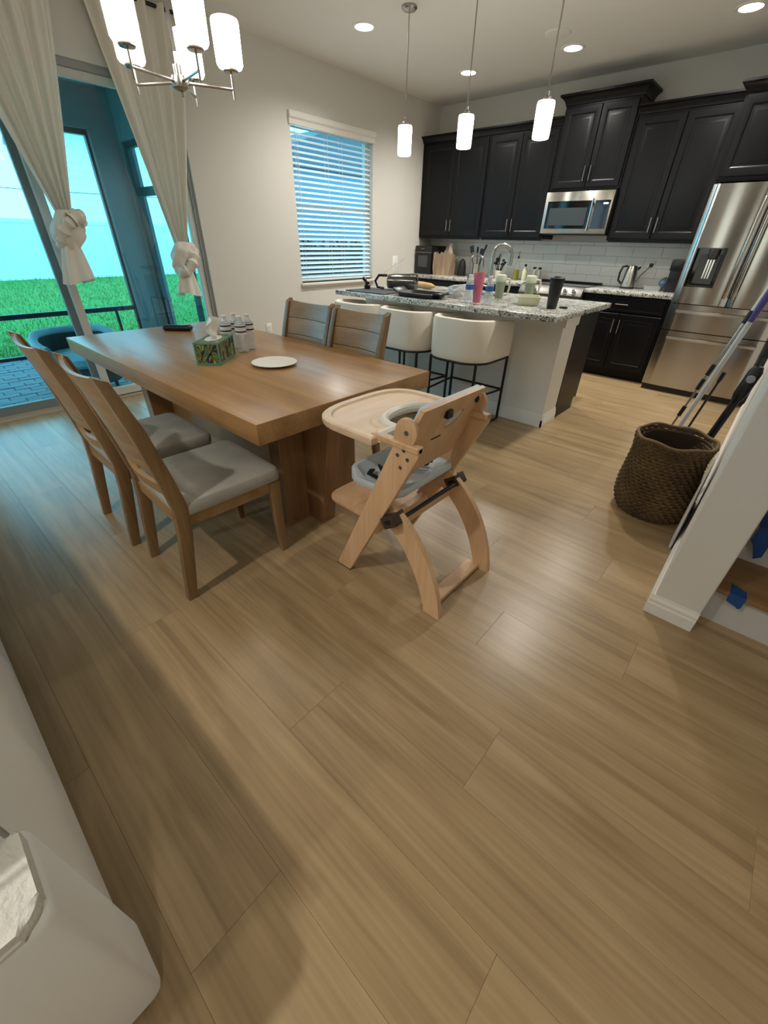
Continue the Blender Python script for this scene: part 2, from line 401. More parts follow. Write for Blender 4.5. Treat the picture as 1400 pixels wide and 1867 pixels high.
# ------------------------------------------------------------------ window with blind
win = struct('window_1')
f = M(); s = .045
f.box(-.14, WY0, WZ0, -.09, WY0+s, WZ1); f.box(-.14, WY1-s, WZ0, -.09, WY1, WZ1); f.box(-.14, WY0, WZ0, -.09, WY1, WZ0+s); f.box(-.14, WY0, WZ1-s, -.09, WY1, WZ1)
zc = (WZ0+WZ1)/2; f.box(-.135, WY0+s, zc-.022, -.095, WY1-s, zc+.022); obj('window_frame', f, m_trim, win)
q = M(); q.box(-.118, WY0+s, WZ0+s, -.112, WY1-s, WZ1-s); obj('window_pane', q, m_win, win, False)
q = M(); q.box(-.09, WY0-.02, WZ0-.03, .03, WY1+.02, WZ0, .006, 2); q.box(0, WY0-.01, WZ0-.05, .014, WY1+.01, WZ0-.03, .003, 1); obj('window_sill', q, m_trim, win)
win2 = struct('window_added_fill')  # unseen window, added to fill the room with daylight
f = M()
for a0, a1 in ((-10.0,-9.94),(-8.63,-8.57),(-7.26,-7.2)): f.box(-.13, a0, .35, -.07, a1, 2.3)
f.box(-.13, -9.94, .35, -.07, -7.26, .41); f.box(-.13, -9.94, 2.24, -.07, -7.26, 2.3); obj('window_frame', f, m_trim, win2)
q = M(); q.box(-.103, -9.94, .41, -.097, -7.26, 2.24); obj('window_pane', q, m_clear, win2, False)
blind = thing('window_blind', 'white horizontal slat blind hanging in the kitchen window, tilted half open', 'blind', (-.045, (WY0+WY1)/2, WZ1))
q = M(); q.box(-.08, WY0+.006, WZ1-.055, -.02, WY1-.006, WZ1-.002); obj('headrail', q, m_trim, blind)
q = M(); pr = [(0,2.285),(.02,2.29),(.022,2.33),(.034,2.345),(.036,2.375),(.03,2.392),(0,2.392)]
a = q.ring([(u, WY0-.022, v) for u, v in pr]); b = q.ring([(u, WY1+.022, v) for u, v in pr]); q.bridge(a, b); q.cap(a, True); q.cap(b); obj('valance', q, m_trim, blind)
nsl = 29; zt, zb = WZ1-.075, WZ0+.06
q = M(); tilt = math.radians(30)
sec = []
for i in range(5):
    u = -.025 + .05*i/4; sec.append((u, .0022*(1-(u/.025)**2)+.0012))
sec += [(u, v-.0024) for u, v in sec[::-1]]
def srot(u, v): return (u*math.cos(tilt)+v*math.sin(tilt), -u*math.sin(tilt)+v*math.cos(tilt))
a = q.ring([(-.05+srot(u,v)[0], WY0+.008, zt+srot(u,v)[1]) for u, v in sec]); b = q.ring([(-.05+srot(u,v)[0], WY1-.008, zt+srot(u,v)[1]) for u, v in sec])
q.bridge(a, b); q.cap(a, True); q.cap(b)
sl = obj('slat', q, m_slat, blind)
for i in range(1, nsl):
    c = sl.copy(); COL.objects.link(c); c.parent = blind; c.location = (0, 0, -(zt-zb)*i/(nsl-1))
q = M(); q.box(-.075, WY0+.008, WZ0+.012, -.025, WY1-.008, WZ0+.034, .004, 1); obj('bottom_rail', q, m_trim, blind)
for yy in (WY0+.1, WY0+.52, WY0+.74, WY1-.07):
    q = M(); q.tube([(-.024, yy, WZ1-.05), (-.024, yy, WZ0+.03)], .0016, 5); q.tube([(-.076, yy, WZ1-.05), (-.076, yy, WZ0+.03)], .0016, 5); obj('ladder_cord', q, m_trim, blind)
q = M(); q.tube([(-.012, WY0+.06, WZ1-.05), (.004, WY0+.065, WZ1-.7)], .004, 6); obj('tilt_wand', q, m_bottle, blind)

# ------------------------------------------------------------------ outdoors
m_lanai = mat('lanai_stucco', (98,102,100), .9, bump=(60,.3,.004))
m_screen = mat('bronze_aluminium', (36,36,38), .45, .3)
m_paver = mat('blue_grey_paver', (118,120,126), .8, bump=(80,.4,.003), vary=.15)
m_slab = mat('patio_sand', (92,94,98), .95)
m_fence = mat('white_vinyl', (238,240,240), .5)
k = NT('lawn_soil_grass'); tc = k.add('ShaderNodeTexCoord'); nz = k.add('ShaderNodeTexNoise', Scale=18.0, Detail=8.0, Roughness=.7); k.l(tc.outputs['Object'], nz.inputs['Vector'])
r = k.ramp([(.3, s2l((40,92,34))), (.55, s2l((72,136,48))), (.75, s2l((118,172,72)))]); k.l(nz.outputs['Fac'], r.inputs['Fac']); k.l(r.outputs['Color'], k.b.inputs['Base Color']); k.b.inputs['Roughness'].default_value = .95; m_lawn = k.m
k = NT('grass_blade'); oi = k.add('ShaderNodeTexCoord'); nz = k.add('ShaderNodeTexNoise', Scale=9.0, Detail=3.0); k.l(oi.outputs['Object'], nz.inputs['Vector'])
r = k.ramp([(.3, s2l((66,116,60))), (.7, s2l((132,176,104)))]); k.l(nz.outputs['Fac'], r.inputs['Fac']); k.l(r.outputs['Color'], k.b.inputs['Base Color']); k.b.inputs['Roughness'].default_value = .8; m_blade = k.m
OX = -2.72
q = M(); q.box(OX-.1, -9, -.35, -.15, -3.0, -.078)
patio = tag(obj('patio_paving', q, m_slab), 'blue grey brick paved patio outside the sliding door', 'patio')
pq = M(); pq.box(.003, .003, -.03, .117, .227, .028, .005, 1); bm = pq.bm; pme = bpy.data.meshes.new('paver'); bmesh.ops.recalc_face_normals(bm, faces=bm.faces); bm.to_mesh(pme); bm.free(); pme.materials.append(m_paver)
nrow = 0; x = OX+.08
while x < -.3:
    yy = -6.75 + (.115 if nrow % 2 else 0)
    while yy < -4.3:
        o = bpy.data.objects.new('paver', pme); COL.objects.link(o); o.parent = patio
        o.location = (x, yy, -.078 + random.uniform(-.003, .003)); o.rotation_euler = (random.uniform(-.01,.01), random.uniform(-.01,.01), random.uniform(-.006,.006))
        yy += .23
    x += .12; nrow += 1
q = M(); q.box(-.3, -9, -.1, -.15, -3.0, -.045)
q.box(OX, -9, -.1, OX+.08, -3.3, -.045); q.box(OX+.08, -4.3, -.1, -.3, -3.3, -.05); q.box(OX+.08, -9, -.1, -.3, -6.76, -.05); obj('patio_border', q, m_paver, patio)
# lanai side wall (right) with window opening, outer corner, roof
LY = -3.25
q = M()
q.box(OX, LY, -.045, -2.52, LY+.16, 2.75); q.box(-2.52, LY, 2.28, -.15, LY+.16, 2.75); q.box(-2.52, LY, -.045, -.15, LY+.16, .02); q.box(-.4, LY, .02, -.15, LY+.16, 2.28)
q.box(OX, -3.57, -.045, OX+.16, LY, 2.75); q.box(OX, -6.9, 2.36, OX+.16, -3.57, 2.75)
lanai = tag(obj('lanai_wall', q, m_lanai), 'grey stucco patio wall and corner pier outside the sliding door', 'wall')
q = M(); q.box(OX-.25, -6.9, 2.75, -.15, -2.9, 2.9); tag(obj('lanai_roof', q, m_lanai), 'grey flat patio ceiling outside above the glass door', 'roof')
scr = thing('patio_screen', 'dark bronze screen frame of posts and chair rail along the lawn', 'screen', (OX+.06, -5.5, -.06))
for yy in (-3.6, -3.86, -7.0):
    q = M()
    if yy == -3.86: q.box(OX+.04, yy, -.06, OX+.08, yy+.03, .42)
    else: q.box(OX+.03, yy, -.06, OX+.09, yy+.045, 2.36)
    obj('post', q, m_screen, scr)
q = M(); q.box(OX+.035, -7.0, .41, OX+.085, -3.57, .465); obj('chair_rail', q, m_screen, scr)
q = M(); q.box(OX+.03, -7.0, -.06, OX+.09, -3.57, -.015); obj('bottom_rail', q, m_screen, scr)
q = M(); q.box(OX+.03, -7.0, 2.31, OX+.09, -3.57, 2.36); obj('top_rail', q, m_screen, scr)
sw = thing('patio_side_screen', 'dark framed side screen with transom in the grey patio wall', 'screen', (-1.5, LY+.06, .02))
for a0, a1 in ((-2.52,-2.45), (-1.5,-1.44), (-.46,-.4)):
    q = M(); q.box(a0, LY+.03, .02, a1, LY+.09, 2.28); obj('post', q, m_screen, sw)
q = M(); q.box(-2.45, LY+.03, 1.74, -.46, LY+.09, 1.83); obj('transom_rail', q, m_screen, sw)
q = M(); q.box(-2.45, LY+.03, 2.22, -.46, LY+.09, 2.28); obj('top_rail', q, m_screen, sw)
# lawn with blades
def lawn_z(x, y): return -.14 + .012*math.sin(x*.9+y*.5) + max(0, (-x-6))*.004
q = M(); q.grid(lambda u, v: (OX-.1 - u*13.2, -14 + v*34, lawn_z(OX-.1-u*13.2, -14+v*34)), 30, 40)
lawn = obj('lawn', q, m_lawn, None, True, False); lawn['kind'] = 'stuff'; tag(lawn, 'bright green lawn stretching from the patio to the white fence', 'grass')
rg = random.Random(3); verts = []; faces = []
for i in range(26000):
    u = rg.random()**1.7; x = OX-.15 - u*13.0; span = 2.0 + 7*u; y = -5.2 + 2.0*u + rg.uniform(-1, 1)*span*1.1 + 2.5*u
    z = lawn_z(x, y)-.005; a = rg.uniform(0, PI); h = rg.uniform(.035, .075)*(1+.6*u); wd = .006+.012*u
    dx, dy = math.cos(a)*wd, math.sin(a)*wd; lx, ly = rg.uniform(-.04,.04), rg.uniform(-.04,.04); n = len(verts)
    verts += [(x-dx, y-dy, z), (x+dx, y+dy, z), (x+lx, y+ly, z+h)]; faces.append((n, n+1, n+2))
me = bpy.data.meshes.new('grass_blades'); me.from_pydata(verts, [], faces); me.materials.append(m_blade)
o = bpy.data.objects.new('grass_blades', me); COL.objects.link(o); o.parent = lawn; o['kind'] = 'stuff'
fx = -15.9
fence = thing('privacy_fence', 'white vinyl privacy fence along the far edge of the lawn', 'fence', (fx, 0, -.12))
for i in range(10):
    y0 = -8 + i*2.4
    q = M(); q.box(fx-.06, y0-.06, -.15, fx+.06, y0+.06, 1.72, .01, 1); q.lathe([(.075,1.72),(.085,1.74),(.0,1.80)], (fx, y0, 0), 4); obj('post', q, m_fence, fence)
    q = M()
    for b in range(8):
        yy = y0+.06+b*.285; q.box(fx-.02, yy+.003, -.08, fx+.02, yy+.282, 1.56, .004, 1)
    obj('fence_panel', q, m_fence, fence)
    for z0, z1 in ((1.56,1.68), (-.1,.0)):
        q = M(); q.box(fx-.035, y0+.06, z0, fx+.035, y0+2.34, z1, .006, 1); obj('rail', q, m_fence, fence)
# neighbouring house
m_siding = mat('pale_siding', (214,222,228), .8)
nh = thing('neighbour_house', 'pale blue sided neighbouring house rising behind the white fence', 'house', (-24, 9, -.2))
q = M(); q.box(-30, 2.6, -.2, -24, 16, 5.2); obj('house_wall', q, m_siding, nh)
q = M()
for i in range(18): q.prism([(-24.0, .2+i*.28), (-23.97, .2+i*.28), (-24.0, .47+i*.28)], 'y', 2.6, 16)
sd = obj('siding_boards', q, m_siding, nh, False); sd['kind'] = 'stuff'
q = M(); q.prism([(-30.6,5.2),(-23.4,5.2),(-23.4,5.35),(-27,7.4),(-30.6,5.35)], 'y', 2.1, 16.5); obj('house_roof', q, mat('grey_shingle', (120,126,132), .9), nh)
q = M(); q.box(-24.03, 4.4, 1.2, -23.96, 5.6, 2.8); fr = obj('house_window', q, m_fence, nh); q = M(); q.box(-23.965, 4.5, 1.3, -23.95, 5.5, 2.7); obj('window_pane', q, mat('dark_pane', (60,80,92), .1), fr)
q = M(); q.tube([(-20, -10 + i, 2.72 + .002*(i-9)**2) for i in range(24)], .012, 5); tag(obj('utility_wire', q, m_blk), 'thin dark wire crossing the pale sky beyond the fence', 'wire')
sh = thing('garden_shed', 'grey blue sided outbuilding seen in slivers behind the window blind', 'shed', (-4.6, 1.9, -.14))
q = M(); q.box(-6.6, .2, -.2, -4.6, 5.2, 2.6); obj('shed_wall', q, mat('slate_siding', (120,136,150), .85), sh)
q = M(); q.prism([(-.1,2.6),(5.5,2.6),(2.7,3.5)], 'x', -6.8, -4.45); obj('shed_roof', q, mat('slate_roof', (88,94,102), .9), sh)
hd = thing('hedge', 'dark clipped hedge below the kitchen window, behind the blind', 'hedge', (-2.2, .6, -.14))
rg = random.Random(8); verts = []; faces = []
for i in range(3200):
    p = Vector((rg.uniform(-2.6,-1.9), rg.uniform(-1.2,3.0), rg.uniform(-.1,1.28))); 
    a = Vector((rg.uniform(-1,1), rg.uniform(-1,1), rg.uniform(-1,1))).normalized()*.06; b = a.cross(Vector((rg.uniform(-1,1), rg.uniform(-1,1), 1))).normalized()*.035; n = len(verts)
    verts += [p-a, p+b, p+a, p-b]; faces.append((n,n+1,n+2,n+3))
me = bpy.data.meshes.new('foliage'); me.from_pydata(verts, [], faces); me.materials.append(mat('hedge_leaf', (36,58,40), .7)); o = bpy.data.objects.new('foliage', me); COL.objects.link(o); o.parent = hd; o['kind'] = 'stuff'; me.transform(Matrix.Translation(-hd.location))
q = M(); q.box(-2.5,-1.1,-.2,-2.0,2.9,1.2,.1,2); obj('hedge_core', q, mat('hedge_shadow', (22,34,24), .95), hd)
# small tree seen through the side screen
tr = thing('garden_tree', 'small dark leafed tree beyond the patio side screen', 'tree', (-9.5, 3.3, -.12))
q = M(); q.tube([(-9.5,3.3,-.15),(-9.45,3.32,.8),(-9.5,3.3,1.5),(-9.42,3.35,2.4)], [.07,.055,.045,.02], 8); obj('trunk', q, mat('bark', (70,58,48), .9), tr)
rg = random.Random(5); verts = []; faces = []
for i in range(1400):
    d = Vector((rg.gauss(0,1), rg.gauss(0,1), rg.gauss(0,1))).normalized()*rg.uniform(.2,.62); p = Vector((-9.45,3.35,2.2)) + Vector((d.x, d.y, d.z*1.1))
    a = Vector((rg.uniform(-1,1), rg.uniform(-1,1), rg.uniform(-1,1))).normalized()*.07; b = a.cross(Vector((rg.uniform(-1,1), rg.uniform(-1,1), 1))).normalized()*.028; n = len(verts)
    verts += [p-a, p+b, p+a, p-b]; faces.append((n,n+1,n+2,n+3))
me = bpy.data.meshes.new('foliage'); me.from_pydata(verts, [], faces); me.materials.append(mat('dark_leaf', (44,72,46), .7)); o = bpy.data.objects.new('foliage', me); COL.objects.link(o); o.parent = tr; o['kind'] = 'stuff'; me.transform(Matrix.Translation(-tr.location))
# round patio seat outside
m_wick = mat('dark_wicker', (40,46,50), .7, bump=(120,.6,.006)); m_cush = mat('pale_blue_cushion', (176,180,188), .9, bump=(200,.2,.002))
ps = thing('patio_tub_chair', 'dark tub chair with pale blue padded rim outside the sliding door', 'chair', (-.60, -4.93, -.046))
def Ux(w, d, n=20, r=.18, open_y=1):
    return None
q = M(); rs = []
A0, A1, NA = math.radians(62), math.radians(298), 30     # curved back, open towards the house
for i in range(NA+1):
    a = A0+(A1-A0)*i/NA; e = min(1, 4*min(i, NA-i)/NA); zt = .40+.09*e; ca, sa = math.cos(a), math.sin(a)
    rs.append(q.ring([(-.60+r_*ca, -4.93+r_*sa, z) for r_, z in ((.30,.08),(.345,.08),(.365,.3),(.365,zt),(.315,zt),(.315,.3))]))
for a, b in zip(rs, rs[1:]): q.bridge(a, b)
q.cap(rs[0], True); q.cap(rs[-1]); obj('curved_back', q, m_wick, ps)
q = M(); pts = []
for i in range(NA+1):
    a = A0+(A1-A0)*i/NA; e = min(1, 4*min(i, NA-i)/NA); pts.append((-.60+.34*math.cos(a), -4.93+.34*math.sin(a), .415+.09*e))
q.tube(pts, .036, 10); obj('padded_rim', q, m_cush, ps)
q = M(); q.lathe([(0,.08),(.30,.08),(.30,.24),(0,.24)], (-.60,-4.93,0), 28); obj('seat_base', q, m_wick, ps)
for a in (45, 135, 225, 315):
    q = M(); lx, ly = -.60+.24*math.cos(math.radians(a)), -4.93+.24*math.sin(math.radians(a)); q.tube([(lx,ly,-.046),(lx,ly,.085)], [.014,.02], 8); obj('leg', q, m_wick, ps)
q = M(); q.lathe([(.0,.24),(.29,.24),(.31,.27),(.305,.32),(.26,.345),(0,.35)], (-.60,-4.93,0), 28); obj('seat_cushion', q, m_cush, ps)

# ------------------------------------------------------------------ curtains and rod
rod = thing('curtain_rod', 'dark metal curtain rod above the sliding door', 'rod', (.1, -4.9, 2.745))
q = M(); q.tube([(.1,-6.5,2.745),(.1,-3.5,2.745)], .012, 10); obj('pole', q, m_blkm, rod)
for yy in (-3.5,-6.5):
    q = M(); q.lathe([(.012,-.0),(.024,.012),(.026,.03),(.012,.05),(0,.052)], (.1,yy-.02,2.745), 12, 'y'); obj('finial', q, m_blkm, rod)
for yy in (-3.56,-4.95,-6.44):
    q = M(); q.box(0,yy-.012,2.70,.008,yy+.012,2.79); q.tube([(.004,yy,2.745),(.1,yy,2.735)],.006,6); obj('bracket', q, m_blkm, rod)
def curtain(label, yt0, yt1, yk, zk, tail_y, zt, seed, lean):
    c = thing('knotted_curtain', label, 'curtain', (.12, yk, zt), 'curtains at the sliding door')
    NU, NV = 120, 40; rg = random.Random(seed); ph = [rg.uniform(0,6.28) for _ in range(4)]
    q = M()
    def P(u, v, off=0):
        t = v; z = 2.76 + (zk-2.76)*t
        e = t**1.08
        y0 = yt0 + (yk-.055-yt0)*e; y1 = yt1 + (yk+.055-yt1)*e
        y = y0 + (y1-y0)*u
        amp = .04*(1-.45*t)
        wv = math.sin(u*2*PI*4.5+ph[0]+1.6*math.sin(3*u+ph[1])+.8*t) + .3*math.sin(u*2*PI*11+ph[2]+t*2)
        x = .105 + amp*wv + .03*t + off
        return (max(x, .02), y, z)
    g1 = q.grid(lambda u, v: P(u, v), NU, NV)
    obj('drape', q, m_curtain, c)
    # the knot: cloth wrapped over itself
    q = M(); zc = zk-.10; NA, NB = 36, 22
    for i in range(1):
        rings = []
        for b in range(NB+1):
            tb = b/NB; zz = zk+.03 - .25*tb; rad = .045 + .062*math.sin(PI*min(1, tb*1.02))**.8
            pts = []
            for a in range(NA):
                an = 2*PI*a/NA; nn = noise.noise(Vector((math.cos(an)*1.6+seed, math.sin(an)*1.6, tb*3.2)))
                fold = .012*math.sin(5*an+tb*7+seed) + .03*nn
                rr = rad + fold*min(1, 4*tb)
                pts.append((.135 + rr*.75*math.cos(an), yk + (tail_y-yk)*tb*.5 + rr*math.sin(an)*1.02, zz + .05*math.sin(an+1)*math.sin(PI*tb)))
            rings.append(q.ring(pts))
        for a, b in zip(rings, rings[1:]): q.bridge(a, b)
        q.cap(rings[0], True); q.cap(rings[-1])
    kn = obj('knot', q, m_curtain, c)
    q = M()
    pts = []
    for i in range(25):
        a = 2*PI*i/24; pts.append((.135+.085*math.cos(a), yk+.088*math.sin(a)+.01, zc-.005+.10*math.sin(a+lean)))
    q.tube(pts, [.034+.009*math.sin(3*i+seed) for i in range(25)], 10, caps=False, flat=1.25); obj('wrap', q, m_curtain, c)
    q = M()
    def T(u, v):
        z = (zk-.15) + (zt-(zk-.15))*v + .02*math.sin(u*9+seed)*v
        wdt = .045+.055*v**.8; an = (u-.5)*2*PI*.92
        rr = wdt + .016*math.sin(u*2*PI*5+seed)*(.3+v)
        return (.135 + rr*.6*math.cos(an), tail_y*v + yk*(1-v)*.5 + tail_y*(1-v)*.5 + rr*math.sin(an), z)
    q.grid(T, 60, 12); obj('tail', q, m_curtain, c)
    return c
curtain('cream curtain tied in a knot on the left, in front of the door mullion', -5.25, -4.52, -4.885, 1.44, -4.935, 1.0, 2, .8)
curtain('cream curtain tied in a knot at the right edge of the sliding door', -4.36, -3.62, -4.03, 1.25, -4.055, .86, 5, -.6)

# ------------------------------------------------------------------ kitchen cabinets
def loops(m, x0, x1, z0, z1, y, prof, backy):
    rs = [m.ring([(x0,backy,z0),(x1,backy,z0),(x1,backy,z1),(x0,backy,z1)])]
    m.cap(rs[0], False)
    for ins, off in prof:
        rs.append(m.ring([(x0+ins,y+off,z0+ins),(x1-ins,y+off,z0+ins),(x1-ins,y+off,z1-ins),(x0+ins,y+off,z1-ins)]))
    for a, b in zip(rs, rs[1:]): m.bridge(a, b)
    m.cap(rs[-1])
RAISED = [(0,.004),(.004,0),(.052,0),(.060,.004),(.066,.009),(.074,.009),(.10,.002),(.104,.0015)]
FLAT = [(0,.004),(.004,0),(.018,0),(.024,.003),(.03,.003)]
def pull(name, p0, p1, out, parent, r=.0055, mt=None):
    q = M(); p0, p1, out = Vector(p0), Vector(p1), Vector(out); d = (p1-p0)*.12
    q.tube([p0+out, p1+out], r, 8); q.tube([p0+d, p0+d+out], r*.9, 6); q.tube([p1-d, p1-d+out], r*.9, 6)
    return obj(name, q, mt or m_nickel, parent)
def crown(x0, x1, yf, z, h, p, left=True, right=True):
    # returns an M with a crown moulding round three sides
    q = M(); prof = [(0,0),(.006,.0),(.008,h*.18),(p*.35,h*.45),(p*.8,h*.72),(p,h*.78),(p,h),(0,h)]
    rs = []
    for o, v in prof:
        rs.append(q.ring([(x0-(o if left else 0), -.004, z+v),(x0-(o if left else 0), yf-o, z+v),(x1+(o if right else 0), yf-o, z+v),(x1+(o if right else 0), -.004, z+v)]))
    for a, b in zip(rs, rs[1:]): q.bridge(a, b)
    q.cap(rs[0], True); q.cap(rs[-1]); return q
def upper(label, x0, x1, z0, z1, yf, seam, ch, cp, lft, rgt, fill=0, hz=None):
    t = thing('upper_cabinet', label, 'cabinet', ((x0+x1)/2, -.002, z0), 'wall cabinets')
    q = M(); q.box(x0+.001, yf, z0, x1-.001, -.004, z1, .002, 1); q.box(x0+.02, yf+.01, z0-.012, x1-.02, yf+.03, z0); obj('body', q, m_black, t)
    cc = crown(x0, x1, yf-.004, z1, ch, cp, lft, rgt); obj('crown_moulding', cc, m_black, t)
    xs = [(x0+fill+.02, seam-.003), (seam+.003, x1-.02)]
    hz = hz or (z0+.075, z0+.205)
    for i, (a, b) in enumerate(xs):
        q = M(); loops(q, a, b, z0+.02, z1-.02, yf-.02, RAISED, yf-.001); d = obj('door', q, m_black, t)
        xh = b-.028 if i == 0 else a+.028
        pull('handle', (xh, yf-.02, hz[0]), (xh, yf-.02, hz[1]), (0,-.028,0), d)
    return t
upper('black two-door wall cabinet in the corner by the window wall', .0, 1.03, 1.372, 2.405, -.333, .535, .07, .05, False, False, .04)
upper('black two-door wall cabinet between the corner cabinet and the microwave', 1.03, 1.9, 1.372, 2.405, -.333, 1.455, .07, .05, False, False)
upper('black taller wall cabinet with crown directly above the microwave', 1.9, 2.66, 1.835, 2.55, -.345, 2.293, .085, .06, True, True)
upper('black two-door wall cabinet between microwave and fridge', 2.66, 3.545, 1.372, 2.405, -.333, 3.1, .07, .05, False, False)
upper('black deep wall cabinet above the steel fridge', 3.55, 4.47, 1.835, 2.40, -.62, 4.01, .075, .05, True, True)
bc_specs = [('black base cabinet in the corner below the countertop oven', .0, .95), ('black base cabinet left of the range behind the island', .95, 1.89), ('black base cabinet with drawer between range and fridge', 2.67, 3.545)]
for lb, x0, x1 in bc_specs:
    t = thing('base_cabinet', lb, 'cabinet', ((x0+x1)/2, -.002, 0), 'base cabinets')
    q = M(); q.box(x0+.001, -.61, .1, x1-.001, -.002, .873, .002, 1); q.box(x0+.001, -.535, 0, x1-.001, -.05, .1); obj('body', q, m_black, t)
    xm = (x0+x1)/2
    q = M(); loops(q, x0+.02, x1-.02, .715, .855, -.63, FLAT, -.611); d = obj('drawer', q, m_black, t)
    pull('handle', (xm-.065,-.63,.79), (xm+.065,-.63,.79), (0,-.028,0), d)
    for i, (a, b) in enumerate(((x0+.02, xm-.003), (xm+.003, x1-.02))):
        q = M(); loops(q, a, b, .12, .695, -.63, RAISED, -.611); d = obj('door', q, m_black, t)
        xh = b-.028 if i == 0 else a+.028
        pull('handle', (xh,-.63,.50), (xh,-.63,.64), (0,-.028,0), d)
for lb, x0, x1 in (('speckled granite counter left of the range along the back wall', .0, 1.893), ('speckled granite counter between range and fridge', 2.667, 3.56)):
    q = M(); q.box(x0, -.65, .875, x1, -.01, .914, .006, 2); tag(obj('countertop', q, m_granite), lb, 'countertop')

# range
rg_ = thing('range', 'stainless slide-in range with front knobs below the microwave', 'oven', (2.28, -.02, 0))
q = M(); q.box(1.9, -.63, .05, 2.66, -.02, .905); obj('body', q, m_blk, rg_)
q = M(); q.box(1.896, -.62, .905, 2.664, -.03, .922, .004, 1); obj('cooktop', q, m_glossblk, rg_)
q = M(); q.box(1.896, -.06, .922, 2.664, -.03, .938, .003, 1); obj('rear_rim', q, m_blk, rg_)
q = M(); q.prism([(-.60,.926),(-.66,.90),(-.705,.83),(-.70,.80),(-.63,.80),(-.60,.86)], 'x', 1.896, 2.664, .004); cpn = obj('control_panel', q, mat('range_panel_steel', (112,110,106), .38, .8), rg_)
for i, xx in enumerate((1.99, 2.09, 2.47, 2.57)):
    q = M(); d = Vector((0,-.84,.54)).normalized(); p = Vector((xx, -.682, .866))
    q.tube([p, p+d*.006, p+d*.007, p+d*.034], [.026,.026,.021,.019], 18); q.tube([p+d*.034+Vector((-.012,.004,.012)), p+d*.036+Vector((.012,-.004,-.012))], .004, 6); obj('knob', q, m_chrome, rg_)
q = M(); q.box(1.905, -.665, .2, 2.655, -.63, .79, .006, 2); dd = obj('oven_door', q, m_steelx, rg_)
q = M(); q.box(1.99, -.668, .30, 2.57, -.664, .66); obj('oven_window', q, m_glossblk, dd)
pull('handle', (1.95,-.665,.745), (2.61,-.665,.745), (0,-.045,0), dd, .011)
q = M(); q.box(1.905, -.66, .06, 2.655, -.63, .19, .006, 2); obj('drawer', q, m_steelx, rg_)

# microwave
mw_ = thing('microwave', 'stainless over-the-range microwave under the tall wall cabinet', 'microwave', (2.28, -.002, 1.428))
q = M(); q.box(1.902, -.38, 1.435, 2.658, -.002, 1.82); q.box(1.91, -.37, 1.418, 2.65, -.05, 1.435); obj('body', q, m_blk, mw_)
q = M(); q.box(1.902, -.42, 1.43, 2.655, -.381, 1.82, .006, 2); fr = obj('front_panel', q, m_steelx, mw_)
q = M(); q.box(1.94, -.425, 1.478, 2.44, -.419, 1.735, .002, 1); wn = obj('door_window', q, m_glossblk, mw_)
q = M(); q.box(1.975, -.4265, 1.508, 2.405, -.4245, 1.672); obj('mesh_screen', q, mat('microwave_mesh', (52,58,58), .3), wn)
q = M(); q.box(2.475, -.425, 1.478, 2.635, -.419, 1.735, .002, 1); cp = obj('control_panel', q, m_glossblk, mw_)
q = M(); q.box(2.565, -.4275, 1.698, 2.615, -.425, 1.712); obj('clock_display', q, emit('clock_glow', (.8,.95,1), 1.5), cp)
pull('handle', (2.458,-.42,1.46), (2.458,-.42,1.75), (0,-.035,0), fr, .010, m_chrome)
q = M(); q.lathe([(.0,0),(.011,0),(.011,.002),(0,.002)], (2.285,-.4225,1.78), 14, 'y'); obj('badge', q, m_nickel, fr)

# fridge
FX0, FX1, FM = 3.575, 4.485, 4.03
frg = thing('refrigerator', 'stainless french door fridge with water dispenser', 'fridge', (FM, -.02, 0))
q = M(); q.box(FX0+.01, -.69, .03, FX1-.01, -.02, 1.775); q.box(FX0+.03, -.70, 0, FX1-.03, -.1, .06); obj('body', q, mat('fridge_side_grey', (66,66,66), .5), frg)
q = M(); q.box(FX0+.01, -.735, .0, FX1-.01, -.69, .055); obj('kick_grille', q, m_blk, frg)
def bow(x0, x1, z0, z1, hole=None, n=16, parent=frg, name='door', yf=-.755, sag=.008, yb=-.695):
    q = M(); xs = sorted(set([x0+(x1-x0)*i/n for i in range(n+1)] + ([hole[0], hole[1]] if hole else []))); zs = [z0, z1] if not hole else [z0, hole[2], hole[3], z1]
    def yy(x):
        t = (x-x0)/(x1-x0)*2-1; e = .012 if abs(t) > .985 else 0
        return yf - sag*(1-t*t) + e
    g = [[q.bm.verts.new((x, yy(x), z)) for z in zs] for x in xs]; gb = [[q.bm.verts.new((x, yb, z)) for z in zs] for x in xs]
    for i in range(len(xs)-1):
        for j in range(len(zs)-1):
            xm = (xs[i]+xs[i+1])/2; zm = (zs[j]+zs[j+1])/2
            if hole and hole[0] < xm < hole[1] and hole[2] < zm < hole[3]: continue
            q.bm.faces.new((g[i][j], g[i+1][j], g[i+1][j+1], g[i][j+1]))
        q.bm.faces.new((g[i][0], gb[i][0], gb[i+1][0], g[i+1][0])); q.bm.faces.new((g[i][-1], g[i+1][-1], gb[i+1][-1], gb[i][-1]))
    for j in range(len(zs)-1):
        q.bm.faces.new((g[0][j], g[0][j+1], gb[0][j+1], gb[0][j])); q.bm.faces.new((g[-1][j], gb[-1][j], gb[-1][j+1], g[-1][j+1]))
    return obj(name, q, m_steel, parent)
hol = (3.635, 3.872, 1.012, 1.325)
ld = bow(FX0, FM-.004, .862, 1.797, hol, name='left_door'); rd = bow(FM+.004, FX1, .862, 1.797, name='right_door')
q = M(); x0, x1, z0, z1 = hol
for a in ((x0-.003,-.765,z0-.003,x0+.004,-.70,z1),(x1-.004,-.765,z0,x1+.003,-.70,z1),(x0,-.765,z0-.003,x1,-.70,z0+.004),(x0,-.765,z1-.004,x1,-.70,z1+.003),(x0,-.702,z0,x1,-.698,z1)): q.box(*a)
dsp = obj('dispenser_recess', q, m_glossblk, ld)
